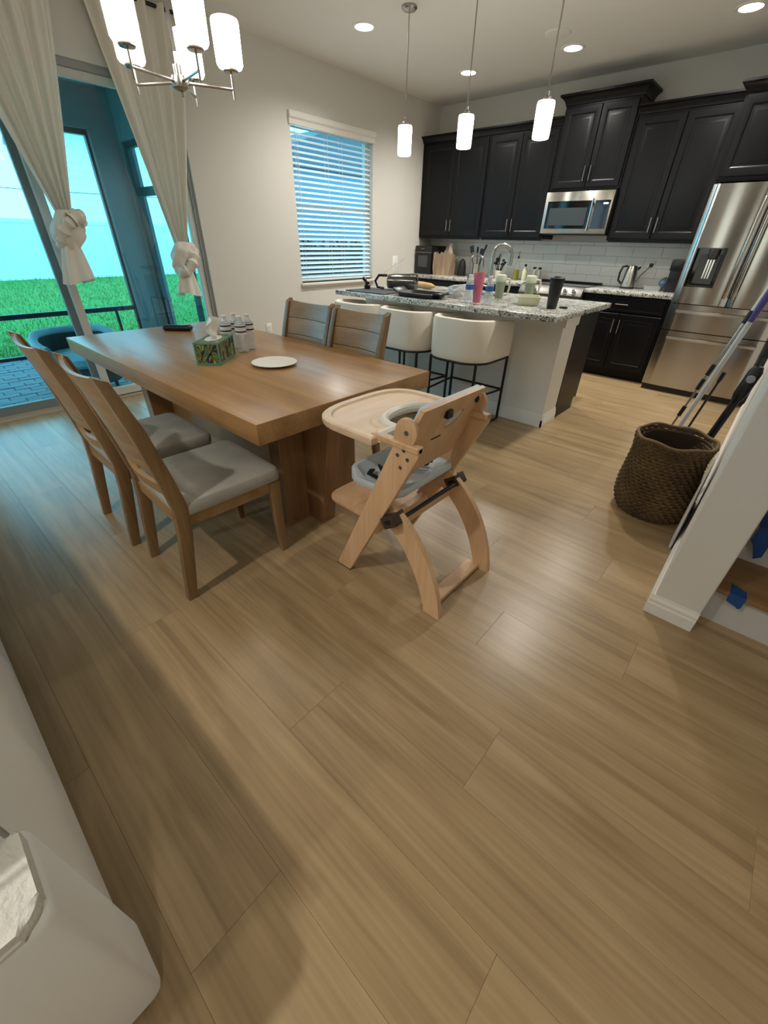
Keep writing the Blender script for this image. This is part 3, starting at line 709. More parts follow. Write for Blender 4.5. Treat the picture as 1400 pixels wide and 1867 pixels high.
q = M(); q.box(x0+.045, -.718, z0+.02, x1-.03, -.70, z1-.05, .004, 1); obj('dispenser_panel', q, mat('dispenser_grey', (70,70,70), .4), dsp)
q = M(); q.lathe([(.0,-.085),(.03,-.08),(.042,-.05),(.042,0)], (3.775,-.735,1.318), 18); obj('dispenser_nozzle', q, mat('nozzle_grey', (58,58,58), .35), dsp)
for dx in (-.022, 0, .022):
    q = M(); q.box(3.775+dx-.006, -.724, 1.08, 3.775+dx+.006, -.718, 1.235); obj('dispenser_paddle', q, m_chrome, dsp)
for s, par in ((-1, ld), (1, rd)):
    xx = FM+s*.034
    q = M(); q.box(xx-.013, -.80, .93, xx+.013, -.785, 1.70, .005, 2); q.box(xx-.01, -.79, .95, xx+.01, -.75, .99); q.box(xx-.01, -.79, 1.64, xx+.01, -.75, 1.68); obj('handle', q, m_steel, par)
q = M(); q.box(4.155, -.776, 1.715, 4.20, -.757, 1.765, .003, 1); obj('magnet_sticker', q, mat('sticker_pale_blue', (160,200,220), .5), rd)
for z0, z1, nm in ((.618,.855,'upper_drawer'), (.062,.610,'freezer_drawer')):
    d = bow(FX0, FX1, z0, z1, name=nm, n=20)
    q = M(); zz = z1-.062
    xs = [3.655+.75*i/20 for i in range(21)]
    rs = [q.ring([(x, -.80-.012*math.sin(PI*(x-3.655)/.75), zz-.011),(x, -.80-.012*math.sin(PI*(x-3.655)/.75), zz+.011),(x,-.785,zz+.013),(x,-.785,zz-.013)]) for x in xs]
    for a, b in zip(rs, rs[1:]): q.bridge(a, b)
    q.cap(rs[0], True); q.cap(rs[-1])
    q.box(3.68,-.79,zz-.009,3.71,-.75,zz+.009); q.box(4.35,-.79,zz-.009,4.38,-.75,zz+.009); obj('handle', q, m_steelx, d)

# ------------------------------------------------------------------ island
isl = thing('kitchen_island', 'white and black kitchen island under the granite top', 'island', (2.2, -2.4, 0))
q = M(); q.box(1.17, -2.69, 0, 3.26, -2.41, .876, .003, 1); obj('white_back_wall', q, m_trim, isl)
q = M(); q.box(1.19, -2.41, .10, 3.25, -1.92, .876, .002, 1); q.box(1.19, -2.41, 0, 3.25, -1.99, .10); obj('cabinet_body', q, m_black, isl)
q = M(); q.box(3.25, -2.405, .0, 3.262, -1.99, .876); q.box(3.25, -1.99, .10, 3.262, -1.915, .876); obj('end_panel', q, m_black, isl)
for p0, p1, n in (((1.17,-2.69,0),(3.274,-2.69,0),(0,-1,0)), ((3.26,-2.704,0),(3.26,-2.41,0),(1,0,0))): obj('baseboard', baseboard('', p0, p1, n, .11), m_trim, isl)
q = M(); q.prism([(-2.69,.876),(-2.41,.876),(-2.41,.80),(-2.44,.79),(-2.66,.79),(-2.69,.80)], 'x', 3.26, 3.276, .003); obj('corbel_trim', q, m_trim, isl)
for i in range(3):
    xa = 1.21+i*.68
    for j in range(2):
        q = M(); loops(q, xa+j*.335, xa+j*.335+.33, .12, .86, 1.92, [(a, b) for a, b in RAISED], 1.9)
        bmesh.ops.scale(q.bm, vec=(1,-1,1), verts=q.bm.verts); d = obj('door', q, m_black, isl)
# countertop with sink cut-out
q = M(); X0, X1, Y0, Y1 = 1.117, 3.326, -3.062, -1.858; sx0, sx1, sy0, sy1 = 1.75, 2.45, -2.26, -1.98
q.box(X0, Y0, .876, X1, sy0, .914, .005, 2); q.box(X0, sy1, .876, X1, Y1, .914, .005, 2); q.box(X0, sy0-.006, .876, sx0, sy1+.006, .9138); q.box(sx1, sy0-.006, .876, X1, sy1+.006, .9138)
tag(obj('countertop', q, m_granite), 'black and white speckled granite island top', 'countertop')
q = M()
q.box(sx0-.01, sy0-.01, .70, sx1+.01, sy1+.01, .71); q.box(sx0-.012, sy0-.012, .70, sx0, sy1+.012, .875); q.box(sx1, sy0-.012, .70, sx1+.012, sy1+.012, .875); q.box(sx0, sy0-.012, .70, sx1, sy0, .875); q.box(sx0, sy1, .70, sx1, sy1+.012, .875)
tag(obj('sink', q, m_steelx), 'stainless undermount sink set in the island top', 'sink')
def arc_pts(p0, r, h, d, n=14, drop=.1):
    p0 = Vector(p0); d = Vector(d).normalized(); out = [p0, p0+Vector((0,0,h*.5)), p0+Vector((0,0,h))]
    c = p0+Vector((0,0,h))+d*r
    for i in range(1, n+1):
        a = PI - PI*1.02*i/n; out.append(c + d*r*math.cos(a) + Vector((0,0,r*math.sin(a))))
    out.append(out[-1]+Vector((0,0,-drop))); return out
fa = thing('kitchen_faucet', 'tall brushed gooseneck faucet on the island, larger of the two', 'faucet', (2.36,-2.30,.914))
q = M(); q.lathe([(.03,.914),(.03,.925),(.022,.935),(.02,1.0)], (2.36,-2.30,0), 16); obj('base', q, m_nickel, fa)
q = M(); pp = arc_pts((2.36,-2.30,.93), .078, .305, (.75,.66,0), 14, .07); q.tube(pp, [.0165]*(len(pp)-3)+[.019,.022,.022], 12); obj('spout', q, m_nickel, fa)
q = M(); q.tube([(2.36,-2.30,.985),(2.31,-2.33,1.0),(2.285,-2.345,1.045)], [.008,.007,.005], 8); obj('lever', q, m_nickel, fa)
fb = thing('filter_faucet', 'slim small gooseneck water tap left of the larger faucet', 'faucet', (2.13,-2.30,.914))
q = M(); q.lathe([(.018,.914),(.018,.925),(.012,.935)], (2.13,-2.30,0), 14); obj('base', q, m_nickel, fb)
q = M(); q.tube(arc_pts((2.13,-2.30,.93), .062, .24, (.8,.6,0), 12, .03), .009, 10); obj('spout', q, m_nickel, fb)

# stools
def make_stool():
    t = thing('bar_stool', '', 'stool', (0,0,0), 'barrel stools at the island')
    W, yb, yf, r = .27, -.24, .25, .19    # outer half width, back, front
    def Upath(w, yb, yf, r, n=8):
        pts = [(-w, yf), (-w, (yf+yb+r)/2), (-w, yb+r)]
        pts += [(-w+r - r*math.cos(a), yb+r - r*math.sin(a)) for a in [PI/2*i/n for i in range(1, n+1)]]
        pts += [(w-r + r*math.sin(a), yb+r - r*math.cos(a)) for a in [PI/2*i/n for i in range(0, n+1)]]
        pts += [(w, (yf+yb+r)/2), (w, yf)]; return pts
    po, pi = Upath(W, yb, yf, r), Upath(W-.06, yb+.06, yf, r-.06)
    q = M(); zt, zb = .85, .545; n = len(po)
    rs = []
    for k, ((a, b), (c, d)) in enumerate(zip(po, pi)):
        f = min(1, max(0, (b-yb)/(yf-yb))); zt2 = zt - .035*f**2
        o = Vector((a, b)); i_ = Vector((c, d)); dr = (o-i_).normalized() if (o-i_).length > 0 else Vector((0,-1))
        def at(fr, z): p = i_.lerp(o, fr); return (p.x, p.y, z)
        rs.append(q.ring([at(0, zb+.02), at(.15, zb+.003), at(.85, zb), at(.96, zb+.012), at(1.0, zb+.05), at(1.03, (zb+zt2)/2), at(1.0, zt2-.03), at(.9, zt2-.008), at(.6, zt2), at(.25, zt2-.004), at(.05, zt2-.02), at(0, zt2-.05)]))
    for a, b in zip(rs, rs[1:]): q.bridge(a, b)
    q.cap(rs[0], True); q.cap(rs[-1]); obj('barrel_back', q, m_stool, t)
    q = M(); q.prism(rrect(-W+.055, yb+.055, W-.055, yf+.02, .12), 'z', .555, .655, .02); obj('seat', q, m_stool, t)
    q = M(); pth = [(a*.965, b*.965+.0, .538) for a, b in po]; q.tube(pth, .009, 6); obj('frame_ring', q, m_blkm, t)
    q = M(); pth = [(a*.965, b*.965, .011) for a, b in po]; q.tube(pth, .011, 6); obj('floor_ring', q, m_blkm, t)
    for a, b in ((-W*.965, yf-.01), (W*.965, yf-.01), (-W+.055, yb+.055), (W-.055, yb+.055)):
        q = M(); q.box(a-.009, b-.009, .012, a+.009, b+.009, .545, .002, 1); obj('leg', q, m_blkm, t)
    for s in (-1, 1):
        q = M(); q.tube([(s*(W-.055), yb+.055, .27), (s*W*.965, yf-.01, .27)], .009, 6); obj('side_rail', q, m_blkm, t)
    q = M(); q.tube([(-W*.965, yf-.01, .27), (W*.965, yf-.01, .27)], .009, 6); obj('footrest', q, m_blkm, t)
    return t
st = make_stool(); st.location = (2.63, -3.02, 0); st['label'] = 'cream barrel bar stool nearest the white island end'
dup(st, (2.05, -3.02, 0), 0, 'cream barrel bar stool in the middle of the three')
dup(st, (1.47, -3.02, 0), 0, 'cream barrel bar stool nearest the window, behind the dining chairs')

# ------------------------------------------------------------------ dining table
TX0, TX1, TY0, TY1, TZ = .945, 3.158, -5.352, -4.26, .744
tb = thing('dining_table', 'long brown wooden dining table with slab pedestals', 'table', (2.05, -4.806, 0))
q = M(); q.box(TX0, TY0, TZ-.088, TX1, TY1, TZ, .0035, 2); obj('tabletop', q, m_table, tb)
for s in (1, -1):
    cx = 2.05
    def X(x): return cx + s*(x-cx)
    q = M(); q.box(X(2.78), -5.08, 0, X(2.875), -4.56, TZ-.088, .003, 1); pd = obj('pedestal_panel', q, m_table_z, tb)
    q = M(); q.prism([(X(2.875),0),(X(2.99),0),(X(3.085),TZ-.088),(X(2.875),TZ-.088)], 'y', -4.935, -4.845, .003); obj('pedestal_fin', q, m_table_z, tb)
    q = M(); q.box(X(2.70), -5.16, TZ-.12, X(3.0), -4.46, TZ-.088); obj('cleat', q, m_table_z, tb)
q = M(); q.box(1.32, -4.935, .12, 2.78, -4.845, .45, .003, 1); obj('stretcher', q, m_table, tb)

# dining chairs (front faces +y)
def make_chair():
    t = thing('dining_chair', '', 'chair', (0,0,0), 'dining chairs round the wooden table')
    W = .205
    # rear leg + back post: side profile, (y,z) front edge and back edge
    front = [(.022,0),(.045,.15),(.075,.33),(.085,.45),(.062,.58),(.022,.78),(-.035,.955)]
    back = [(-.018,0),(.0,.15),(.022,.33),(.030,.45),(.010,.58),(-.028,.78),(-.075,.975)]
    for s in (-1, 1):
        q = M(); rs = []
        for (f, z1), (b, z2) in zip(front, back):
            hw = .019 if z1 > .3 else .016+.003*z1/.3; xo = s*(W + .012*(1 if z1 > .6 else z1/.6))
            rs.append(q.ring([(xo-hw, f, z1),(xo+hw, f, z1),(xo+hw, b, z2),(xo-hw, b, z2)]))
        for a, b in zip(rs, rs[1:]): q.bridge(a, b)
        q.cap(rs[0], True); q.cap(rs[-1])
        bmesh.ops.bevel(q.bm, geom=[e for e in q.bm.edges if abs(e.verts[0].co.z-e.verts[1].co.z) > .05], offset=.004, segments=2, profile=.5, affect='EDGES'); lg = obj('rear_leg', q, m_chair, t)
        q = M(); q.box(s*W-.015, -.016, 0, s*W+.015, .02, .005); obj('glide', q, m_rubber, lg)
        q = M(); rs = []
        for z, y0, y1, hw in ((0,.468,.496,.014),(.2,.456,.498,.017),(.405,.448,.5,.021)):
            xo = s*(W-.0)
            rs.append(q.ring([(xo-hw,y0,z),(xo+hw,y0,z),(xo+hw,y1,z),(xo-hw,y1,z)]))
        for a, b in zip(rs, rs[1:]): q.bridge(a, b)
        q.cap(rs[0], True); q.cap(rs[-1])
        bmesh.ops.bevel(q.bm, geom=[e for e in q.bm.edges if abs(e.verts[0].co.z-e.verts[1].co.z) > .05], offset=.003, segments=2, profile=.5, affect='EDGES'); obj('front_leg', q, m_chair, t)
    q = M(); q.box(-W-.012, .06, .355, -W+.012, .46, .41); q.box(W-.012, .06, .355, W+.012, .46, .41); q.box(-W, .468, .355, W, .49, .41); q.box(-W, .04, .36, W, .065, .41); obj('seat_frame', q, m_chair_x, t)
    q = M()
    o0 = rrect(-.232, .045, .232, .512, .035, 4)
    rs = []
    for z, k in ((.408,-.012),(.412,-.002),(.425,.0),(.452,.0),(.464,-.006),(.471,-.02)):
        cx, cy = 0, .278
        rs.append(q.ring([(x*(1+k/.232), cy+(y-cy)*(1+k/.232), z) for x, y in o0]))
    for i_, k in enumerate((.8,.55,.28)):
        rs.append(q.ring([(x*k, .278+(y-.278)*k, .475+.003*i_) for x, y in o0]))
    for a, b in zip(rs, rs[1:]): q.bridge(a, b)
    q.cap(rs[0], True); q.cap(rs[-1]); obj('seat_cushion', q, m_seat, t)
    def yat(z):
        zs = [(.45,.057),(.58,.036),(.78,-.003),(.965,-.055)]
        for (a, b), (c, d) in zip(zs, zs[1:]):
            if z <= c: return b+(d-b)*(z-a)/(c-a)
        return zs[-1][1]
    def slat(z0, z1, name, th=.014, sag=.028, n=12):
        q = M(); rs = []
        for i in range(n+1):
            u = -1+2*i/n; x = u*(W+.002); c = -sag*(1-u*u); dip = .012*(1-u*u) if z1 > .93 else 0
            y0, y1 = yat(z0)+c, yat(z1)+c
            rs.append(q.ring([(x,y0+th/2,z0),(x,y1+th/2,z1-dip),(x,y1-th/2,z1-dip),(x,y0-th/2,z0)]))
        for a, b in zip(rs, rs[1:]): q.bridge(a, b)
        q.cap(rs[0], True); q.cap(rs[-1])
        return obj(name, q, m_chair_x, t)
    for z0, z1 in ((.60,.646),(.6505,.751),(.7555,.856),(.8605,.965)): slat(z0, z1, 'back_slat')
    slat(.605, .945, 'back_core', .004)
    slat(.505, .55, 'lower_rail', .018)
    return t
ch = make_chair(); ch.location = (2.795, -5.70, 0); ch.rotation_euler = (0,0,math.radians(-2)); ch['label'] = 'dining chair on the near long side, closest to the camera, grey seat fully seen'
dup(ch, (2.225, -5.715, 0), math.radians(-1), 'dining chair on the near long side, second, its back standing before the glass door')
dup(ch, (2.52, -4.195, 0), PI, 'dining chair on the far long side nearest the bar stools, right of its pair')
dup(ch, (2.03, -4.19, 0), PI+.02, 'dining chair on the far long side, left of its pair, nearer the window wall')

# ------------------------------------------------------------------ high chair (sits along x, faces the table end)
hc = thing('high_chair', 'pale wooden high chair with tray at the end of the table', 'high chair', (3.6, -4.85, 0))
def poly_smooth(pts): return pts
for y0, y1 in ((-5.105,-5.08), (-4.64,-4.615)):
    q = M(); q.prism([(3.292,0),(3.378,0),(3.50,.245),(3.735,.715),(3.735,.745),(3.632,.752)], 'y', y0, y1, .004); lg = obj('front_leg', q, m_birch, hc)
    q = M(); q.prism([(3.290,0),(3.380,0),(3.3815,.004),(3.2915,.004)], 'y', y0-.001, y1+.001); obj('glide', q, m_rubber, lg)
    for dx, dz in ((3.645,.70),(3.672,.725),(3.69,.695),(3.66,.655)):
        yb_ = y0 if y0 < -4.85 else y1
        q = M(); q.lathe([(0,-.002),(.0075,-.002),(.0075,.002),(0,.002)], (dx, yb_, dz), 10, 'y'); obj('bolt', q, m_nickel, lg)
def bez(p0, p1, p2, p3, n=14):
    out = []
    for i in range(n+1):
        t = i/n; a = (1-t)**3; b = 3*(1-t)**2*t; c = 3*(1-t)*t*t; d = t**3
        out.append((a*p0[0]+b*p1[0]+c*p2[0]+d*p3[0], a*p0[1]+b*p1[1]+c*p2[1]+d*p3[1]))
    return out
outer = bez((3.60,.452),(3.74,.39),(3.86,.20),(3.878,0)); inner = bez((3.80,0),(3.775,.12),(3.70,.29),(3.545,.375))
for y0, y1 in ((-5.075,-5.05), (-4.67,-4.645)):
    q = M()
    n = len(outer); A = q.ring([(x, y0, z) for x, z in outer]); B = q.ring([(x, y0, z) for x, z in inner[::-1]])
    A2 = q.ring([(x, y1, z) for x, z in outer]); B2 = q.ring([(x, y1, z) for x, z in inner[::-1]])
    for i in range(n-1):
        q.bm.faces.new((A[i],A[i+1],B[i+1],B[i])); q.bm.faces.new((A2[i+1],A2[i],B2[i],B2[i+1]))
        q.bm.faces.new((A[i+1],A[i],A2[i],A2[i+1])); q.bm.faces.new((B[i],B[i+1],B2[i+1],B2[i]))
    q.bm.faces.new((A[0],B[0],B2[0],A2[0])); q.bm.faces.new((B[-1],A[-1],A2[-1],B2[-1]))
    obj('rear_leg', q, m_birch, hc)
m_dkwood = mat('dark_brown_plastic', (62,50,42), .45)
for y0, y1 in ((-5.12,-5.045), (-4.675,-4.60)):
    q = M(); q.box(3.585, y0, .375, 3.655, y1, .425, .004, 2, Matrix.Rotation(math.radians(-35), 3, 'Y')); cl_ = obj('clamp', q, m_dkwood, hc)
    q = M(); q.box(3.605, y0-.002, .392, 3.635, y0+.004, .41, 0, 1, Matrix.Rotation(math.radians(-35), 3, 'Y')); obj('clamp_slot', q, m_rubber, cl_)
q = M(); q.tube([(3.645,-5.05,.405),(3.645,-4.67,.405)], .0095, 10); obj('release_bar', q, m_blk, hc)
q = M(); q.box(3.765, -5.05, .006, 3.83, -4.67, .028, .003, 1); obj('floor_bar', q, m_birch, hc)
q = M(); q.box(3.60, -5.05, .33, 3.62, -4.67, .375, .003, 1); obj('cross_rail', q, m_birch, hc)
# backrest (leaning panel) with handle slot
a_ = math.atan2(.105,.29)
def BK(v, u, d=0):    # v: y across, u: height along panel, d: depth towards +x
    return (3.585 + u*math.sin(a_) + d*math.cos(a_), v, .565 + u*math.cos(a_) - d*math.sin(a_))
q = M(); yc = -4.85
outl = [(-.165,-.005),(.165,-.005),(.20,.07),(.212,.15),(.212,.255),(.20,.315),(-.20,.315),(-.212,.255),(-.212,.15),(-.20,.07)]
slot = [(.05+.058*math.cos(t*PI/8)*.88-.027*math.sin(t*PI/8)*.47, .212+.058*math.cos(t*PI/8)*.47+.027*math.sin(t*PI/8)*.88) for t in range(16)]
def fan(dep, rev):
    O = [q.bm.verts.new(BK(yc+a, b, dep)) for a, b in outl]; S = [q.bm.verts.new(BK(yc+a, b, dep)) for a, b in slot]
    return O, S
O1, S1 = fan(0, False); O2, S2 = fan(.016, True)
q.bridge(O1, O2); q.bridge(S1, S2)
for O, S in ((O1,S1),(O2,S2)):
    es = [q.bm.edges.get((O[i], O[(i+1)%len(O)])) for i in range(len(O))] + [q.bm.edges.get((S[i], S[(i+1)%len(S)])) for i in range(len(S))]
    bmesh.ops.triangle_fill(q.bm, edges=es, use_beauty=True)
bk = obj('backrest', q, m_birch, hc)
q = M()     # silicone liner on the front of the backrest, seen through the slot
pts = [(a*.93, .012+b*.955) for a, b in outl]
A = q.ring([BK(yc+a, b, -.001) for a, b in pts]); B = q.ring([BK(yc+a, b, -.014) for a, b in pts]); q.bridge(A, B); q.cap(A, True); q.cap(B); obj('back_liner', q, m_pale_blue, hc)
q = M(); A = q.ring([BK(yc+.05+(a-.05)*.97, .212+(b-.212)*.97, .0) for a, b in slot]); B = q.ring([BK(yc+.05+(a-.05)*.9, .212+(b-.212)*.8, .012) for a, b in slot]); q.bridge(A, B); q.cap(A, True); q.cap(B); obj('slot_liner', q, m_pale_blue, hc)
q = M(); v0 = Vector(BK(yc-.028, .262, .022)); q.box(v0.x-.01, v0.y-.018, v0.z-.016, v0.x+.01, v0.y+.018, v0.z+.016, .004, 2); obj('strap_clip', q, m_blk, hc)
q = M(); v0 = Vector(BK(yc-.035, .15, .017)); q.box(v0.x-.0015, v0.y-.03, v0.z-.002, v0.x+.0015, v0.y+.03, v0.z+.002); obj('strap_slit', q, m_rubber, hc)
q = M(); v0 = Vector(BK(yc+.17, .27, .018)); q.lathe([(0,-.002),(.014,-.002),(.014,.002),(0,.002)], (v0.x,v0.y,v0.z), 12, 'x'); obj('strap_hole', q, m_rubber, hc)
for y0, y1, sg in ((-5.095,-5.075,-1), (-4.645,-4.625,1)):
    q = M(); ear = [(3.612,.748),(3.70,.748)] + [(3.668+.048*math.cos(t), .788+.048*math.sin(t)) for t in [(-.25+PI*1.1*i/10) for i in range(11)]]
    q.prism(ear, 'y', y0, y1, .004); e_ = obj('side_ear', q, m_birch, hc)
    yy = y0 if sg < 0 else y1
    q = M(); q.lathe([(0,-.003),(.009,-.003),(.009,.003),(0,.003)], (3.672,yy,.786), 12, 'y'); obj('bolt', q, m_nickel, e_)
    q = M(); q.box(3.52, y0-.015, .728, 3.735, y1+.0, .75, .003, 1); obj('tray_arm', q, m_birch, hc)
# tray
q = M()
TYa, TYb, TXf, TXr = -5.135, -4.575, 3.185, 3.545
def tray_outline(ins=0):
    pts = []
    n = 20
    for i in range(n+1):     # rounded front, superellipse
        t = -PI/2 + PI*i/n; cx, cy, rx, ry = 3.40, (TYa+TYb)/2, 3.40-TXf-ins, (TYb-TYa)/2-ins
        e = .62; c_, s_ = math.cos(t), math.sin(t)
        pts.append((cx - rx*abs(c_)**e, cy + ry*math.copysign(abs(s_)**e, s_)))
    pts.append((TXr-ins, TYb-ins))
    for i in range(11):      # body cut-out
        t = PI/2 - PI*i/10; pts.append((TXr-ins - (.135-ins*.0)*math.cos(t) if False else TXr-ins-.125*abs(math.cos(t))**.7 - ins*.3, yc + (.155+ins)*math.sin(t)))
    pts.append((TXr-ins, TYa+ins)); return pts
levels = [(.0,.712),(-.003,.722),(-.003,.738),(.004,.744),(.030,.744),(.036,.736),(.040,.735)]
rs = [q.ring([(x, y, z) for x, y in tray_outline(i_)]) for i_, z in levels]
for a, b in zip(rs, rs[1:]): q.bridge(a, b)
q.cap(rs[0], True); q.cap(rs[-1]); tr_ = obj('tray', q, m_birch_t, hc)
bmq = None
q = M(); pts = [(TXr-.125*abs(math.cos(t))**.7-.004, yc+.150*math.sin(t)) for t in [PI/2-PI*i/20 for i in range(21)]]
pts = [(TXr, yc+.255)] + [(TXr-.002, yc+.17)] + pts + [(TXr-.002, yc-.17)] + [(TXr, yc-.255)]
q.tube([(x+.006, y, .738) for x, y in pts], .020, 10, flat=1.0); obj('tray_bumper', q, mat('white_tray_rim', (222,216,204), .35), tr_)
# seat shell, harness, footrest
q = M()
rs = []
for k, z in ((-.01,.458),(.006,.455),(.014,.464),(.014,.478),(.006,.488),(-.012,.489)):
    rs.append(q.ring([(x, y, z + .012*max(0, (x-3.50))/.1 + (.035 if x < 3.37 and z > .47 else 0)) for x, y in rrect(3.335-k, -5.045-k*.3, 3.605+k, -4.655+k*.3, .05, 5)]))
rs.append(q.ring([(x, y, .478+.012*max(0, (x-3.50))/.1) for x, y in rrect(3.37, -5.02, 3.58, -4.68, .05, 5)]))
for a, b in zip(rs, rs[1:]): q.bridge(a, b)
q.cap(rs[0], True); q.cap(rs[-1]); se = obj('seat', q, m_pale_blue, hc)
rg = random.Random(9)
for i in range(4):
    y0 = (-4.99,-4.94,-4.80,-4.74)[i]
    q = M(); pts = [(3.59-.01*i, y0, .54), (3.545, y0+rg.uniform(-.03,.03), .505), (3.48, y0+rg.uniform(-.04,.04), .495), (3.42, y0+rg.uniform(-.03,.03), .505), (3.39, y0+.03, .495)]
    q.tube(pts, .014, 6, flat=.25); obj('harness_strap', q, m_rubber, hc)
q = M(); q.box(3.47, -4.98, .482, 3.55, -4.90, .512, .008, 2); obj('harness_buckle', q, m_blk, hc)
q = M(); q.prism(rrect(3.13, -5.02, 3.48, -4.68, .07, 6), 'z', .268, .283, .004); obj('footrest', q, m_birch, hc)
q = M(); q.prism(rrect(3.46, -5.05, 3.50, -4.67, .008, 3), 'z', .245, .285, .002); obj('footrest_rail', q, m_birch, hc)

# ------------------------------------------------------------------ things on the table
def frame_mat(name):
    k = NT(name); tc = k.add('ShaderNodeTexCoord'); mp = k.add('ShaderNodeMapping'); mp.inputs['Scale'].default_value = (1,1,.55); k.l(tc.outputs['Object'], mp.inputs[0])
    nz = k.add('ShaderNodeTexNoise', Scale=10.0, Detail=2.0, Distortion=3.0); k.l(mp.outputs[0], nz.inputs['Vector'])
    r = k.ramp([(.30, s2l((26,16,34))), (.38, s2l((58,30,62))), (.43, s2l((78,116,58))), (.50, s2l((170,178,96))), (.535, s2l((28,30,30))), (.58, s2l((110,128,60))), (.62, s2l((36,100,112))), (.66, s2l((214,116,58))), (.71, s2l((176,186,120)))])
    r.color_ramp.interpolation = 'CONSTANT'; k.l(nz.outputs['Fac'], r.inputs['Fac']); k.l(r.outputs['Color'], k.b.inputs['Base Color']); k.b.inputs['Roughness'].default_value = .4; return k.m
m_print = frame_mat('tropical_leaf_print'); m_teal = mat('teal_card_edge', (92,146,132), .5)
tx = thing('tissue_box', 'tissue box printed with tropical leaves and teal edges', 'tissue box', (2.16,-4.94,TZ))
ang = math.atan2(.215,-.19)   # long side direction
rotm = RZ(ang-PI/2)
def tbx(m, *a, **k): return m.box(*a, **k)
L2, W2, HB = .125, .062, .112
q = M(); q.box(2.16-W2, -4.94-L2, TZ+.001, 2.16+W2, -4.94+L2, TZ+HB, .002, 1, rotm); bx = obj('box', q, m_print, tx)
q = M()
for sx in (-1,1):
    for sy in (-1,1): q.box(2.16+sx*W2-.004, -4.94+sy*L2-.004, TZ+.001, 2.16+sx*W2+.004, -4.94+sy*L2+.004, TZ+HB+.001, 0, 1, rotm, (2.16,-4.94,TZ))
for z in (TZ+.001, TZ+HB-.007):
    for sx in (-1,1): q.box(2.16+sx*W2-.003, -4.94-L2, z, 2.16+sx*W2+.003, -4.94+L2, z+.008, 0, 1, rotm, (2.16,-4.94,TZ))
    for sy in (-1,1): q.box(2.16-W2, -4.94+sy*L2-.003, z, 2.16+W2, -4.94+sy*L2+.003, z+.008, 0, 1, rotm, (2.16,-4.94,TZ))
obj('edge_trim', q, m_teal, tx)
q = M(); q.lathe([(0,TZ+HB+.0005),(.05,TZ+HB+.0005),(.05,TZ+HB+.002),(0,TZ+HB+.002)], (2.16,-4.94,0), 20, sx=.8, sy=1.6); bmesh.ops.rotate(q.bm, cent=(2.16,-4.94,0), matrix=rotm, verts=q.bm.verts); obj('opening', q, m_white, tx)
q = M()
def tis(u, v):
    a = (u-.5)*2; wd = .038+.062*v - .02*v*v
    p = Vector((.018*math.sin(u*9)+.012*math.sin(v*6+u*3), a*wd+.015*v, HB-.005+.115*v*(1-.35*abs(a)**2)))
    p = rotm @ p; return (2.16+p.x, -4.94+p.y, TZ+p.z)
q.grid(tis, 24, 10); obj('tissue', q, mat('white_tissue', (236,236,234), .9), tx)
def bottle_parts(name, label, x, y, z, h, r, lab, cap, group=None, lid_mat=None, water=.55, label_band=(.48,.66)):
    t = thing(name, label, 'bottle', (x,y,z), group)
    q = M(); pr = [(.6*r,0),(.95*r,.004),(r,.02),(r,.2*h),(.94*r,.24*h),(r,.28*h),(r,.62*h),(.97*r,.68*h),(.75*r,.8*h),(.42*r,.9*h),(.38*r,.94*h)]
    q.lathe([(a, z+b) for a, b in pr], (x,y,0), 18); obj('bottle_body', q, m_bottle, t)
    q = M(); q.lathe([(.44*r,z+.935*h),(.46*r,z+.94*h),(.46*r,z+h-.002),(.4*r,z+h)], (x,y,0), 14); obj('cap', q, cap, t)
    q = M(); q.lathe([(1.012*r,z+label_band[0]*h),(1.012*r,z+label_band[1]*h)], (x,y,0), 18, cap0=False, cap1=False); obj('bottle_label', q, lab, t)
    return t
k = NT('black_banded_label'); tc = k.add('ShaderNodeTexCoord'); sp = k.add('ShaderNodeSeparateXYZ'); k.l(tc.outputs['Object'], sp.inputs[0])
r = k.ramp([(.0, s2l((224,224,224))), (.112, s2l((20,20,24))), (.119, s2l((226,226,226))), (.138, s2l((20,20,24))), (.145, s2l((226,226,226)))]); r.color_ramp.interpolation = 'CONSTANT'; k.l(sp.outputs['Z'], r.inputs['Fac']); k.l(r.outputs['Color'], k.b.inputs['Base Color']); m_bandlab = k.m
m_bluelab = mat('blue_label', (40,92,160), .45)
for i, (bx_, by_, lb) in enumerate(((2.10,-4.73,'clear water bottle with black bands, front of the group by the tissue box'), (2.02,-4.78,'clear water bottle with black bands half hidden by the tissue box, left of its group'), (2.065,-4.655,'clear water bottle with black bands, right of its group on the table'), (1.985,-4.70,'clear water bottle with black bands, rearmost of the group on the table'))):
    bottle_parts('water_bottle', lb, bx_, by_, TZ, .20, .032, m_bandlab, m_white, 'water bottles on the dining table', label_band=(.5,.78))
q = M(); pr = [(0,.004),(.075,.004),(.085,.007),(.105,.014),(.122,.017),(.123,.019),(.106,.0175),(.085,.0095),(.074,.007),(0,.007)]
t = tag(obj('paper_plate', M() if False else q, mat('white_paper_plate', (226,224,216), .6)), 'white round paper plate on the dining table', 'plate') if q.lathe([(a, TZ+b-.003) for a, b in pr], (2.475,-4.775,0), 36) else None
gc = thing('glasses_case', 'black soft case lying at the far end of the table', 'case', (1.19,-4.70,TZ))
q = M(); q.box(1.09,-4.735,TZ,1.29,-4.665,TZ+.038,.016,3, RZ(math.radians(42))); obj('case_body', q, m_blk, gc)
q = M(); q.box(1.088,-4.737,TZ+.019,1.292,-4.663,TZ+.0215,.0,1, RZ(math.radians(42))); obj('zip_seam', q, m_rubber, gc)

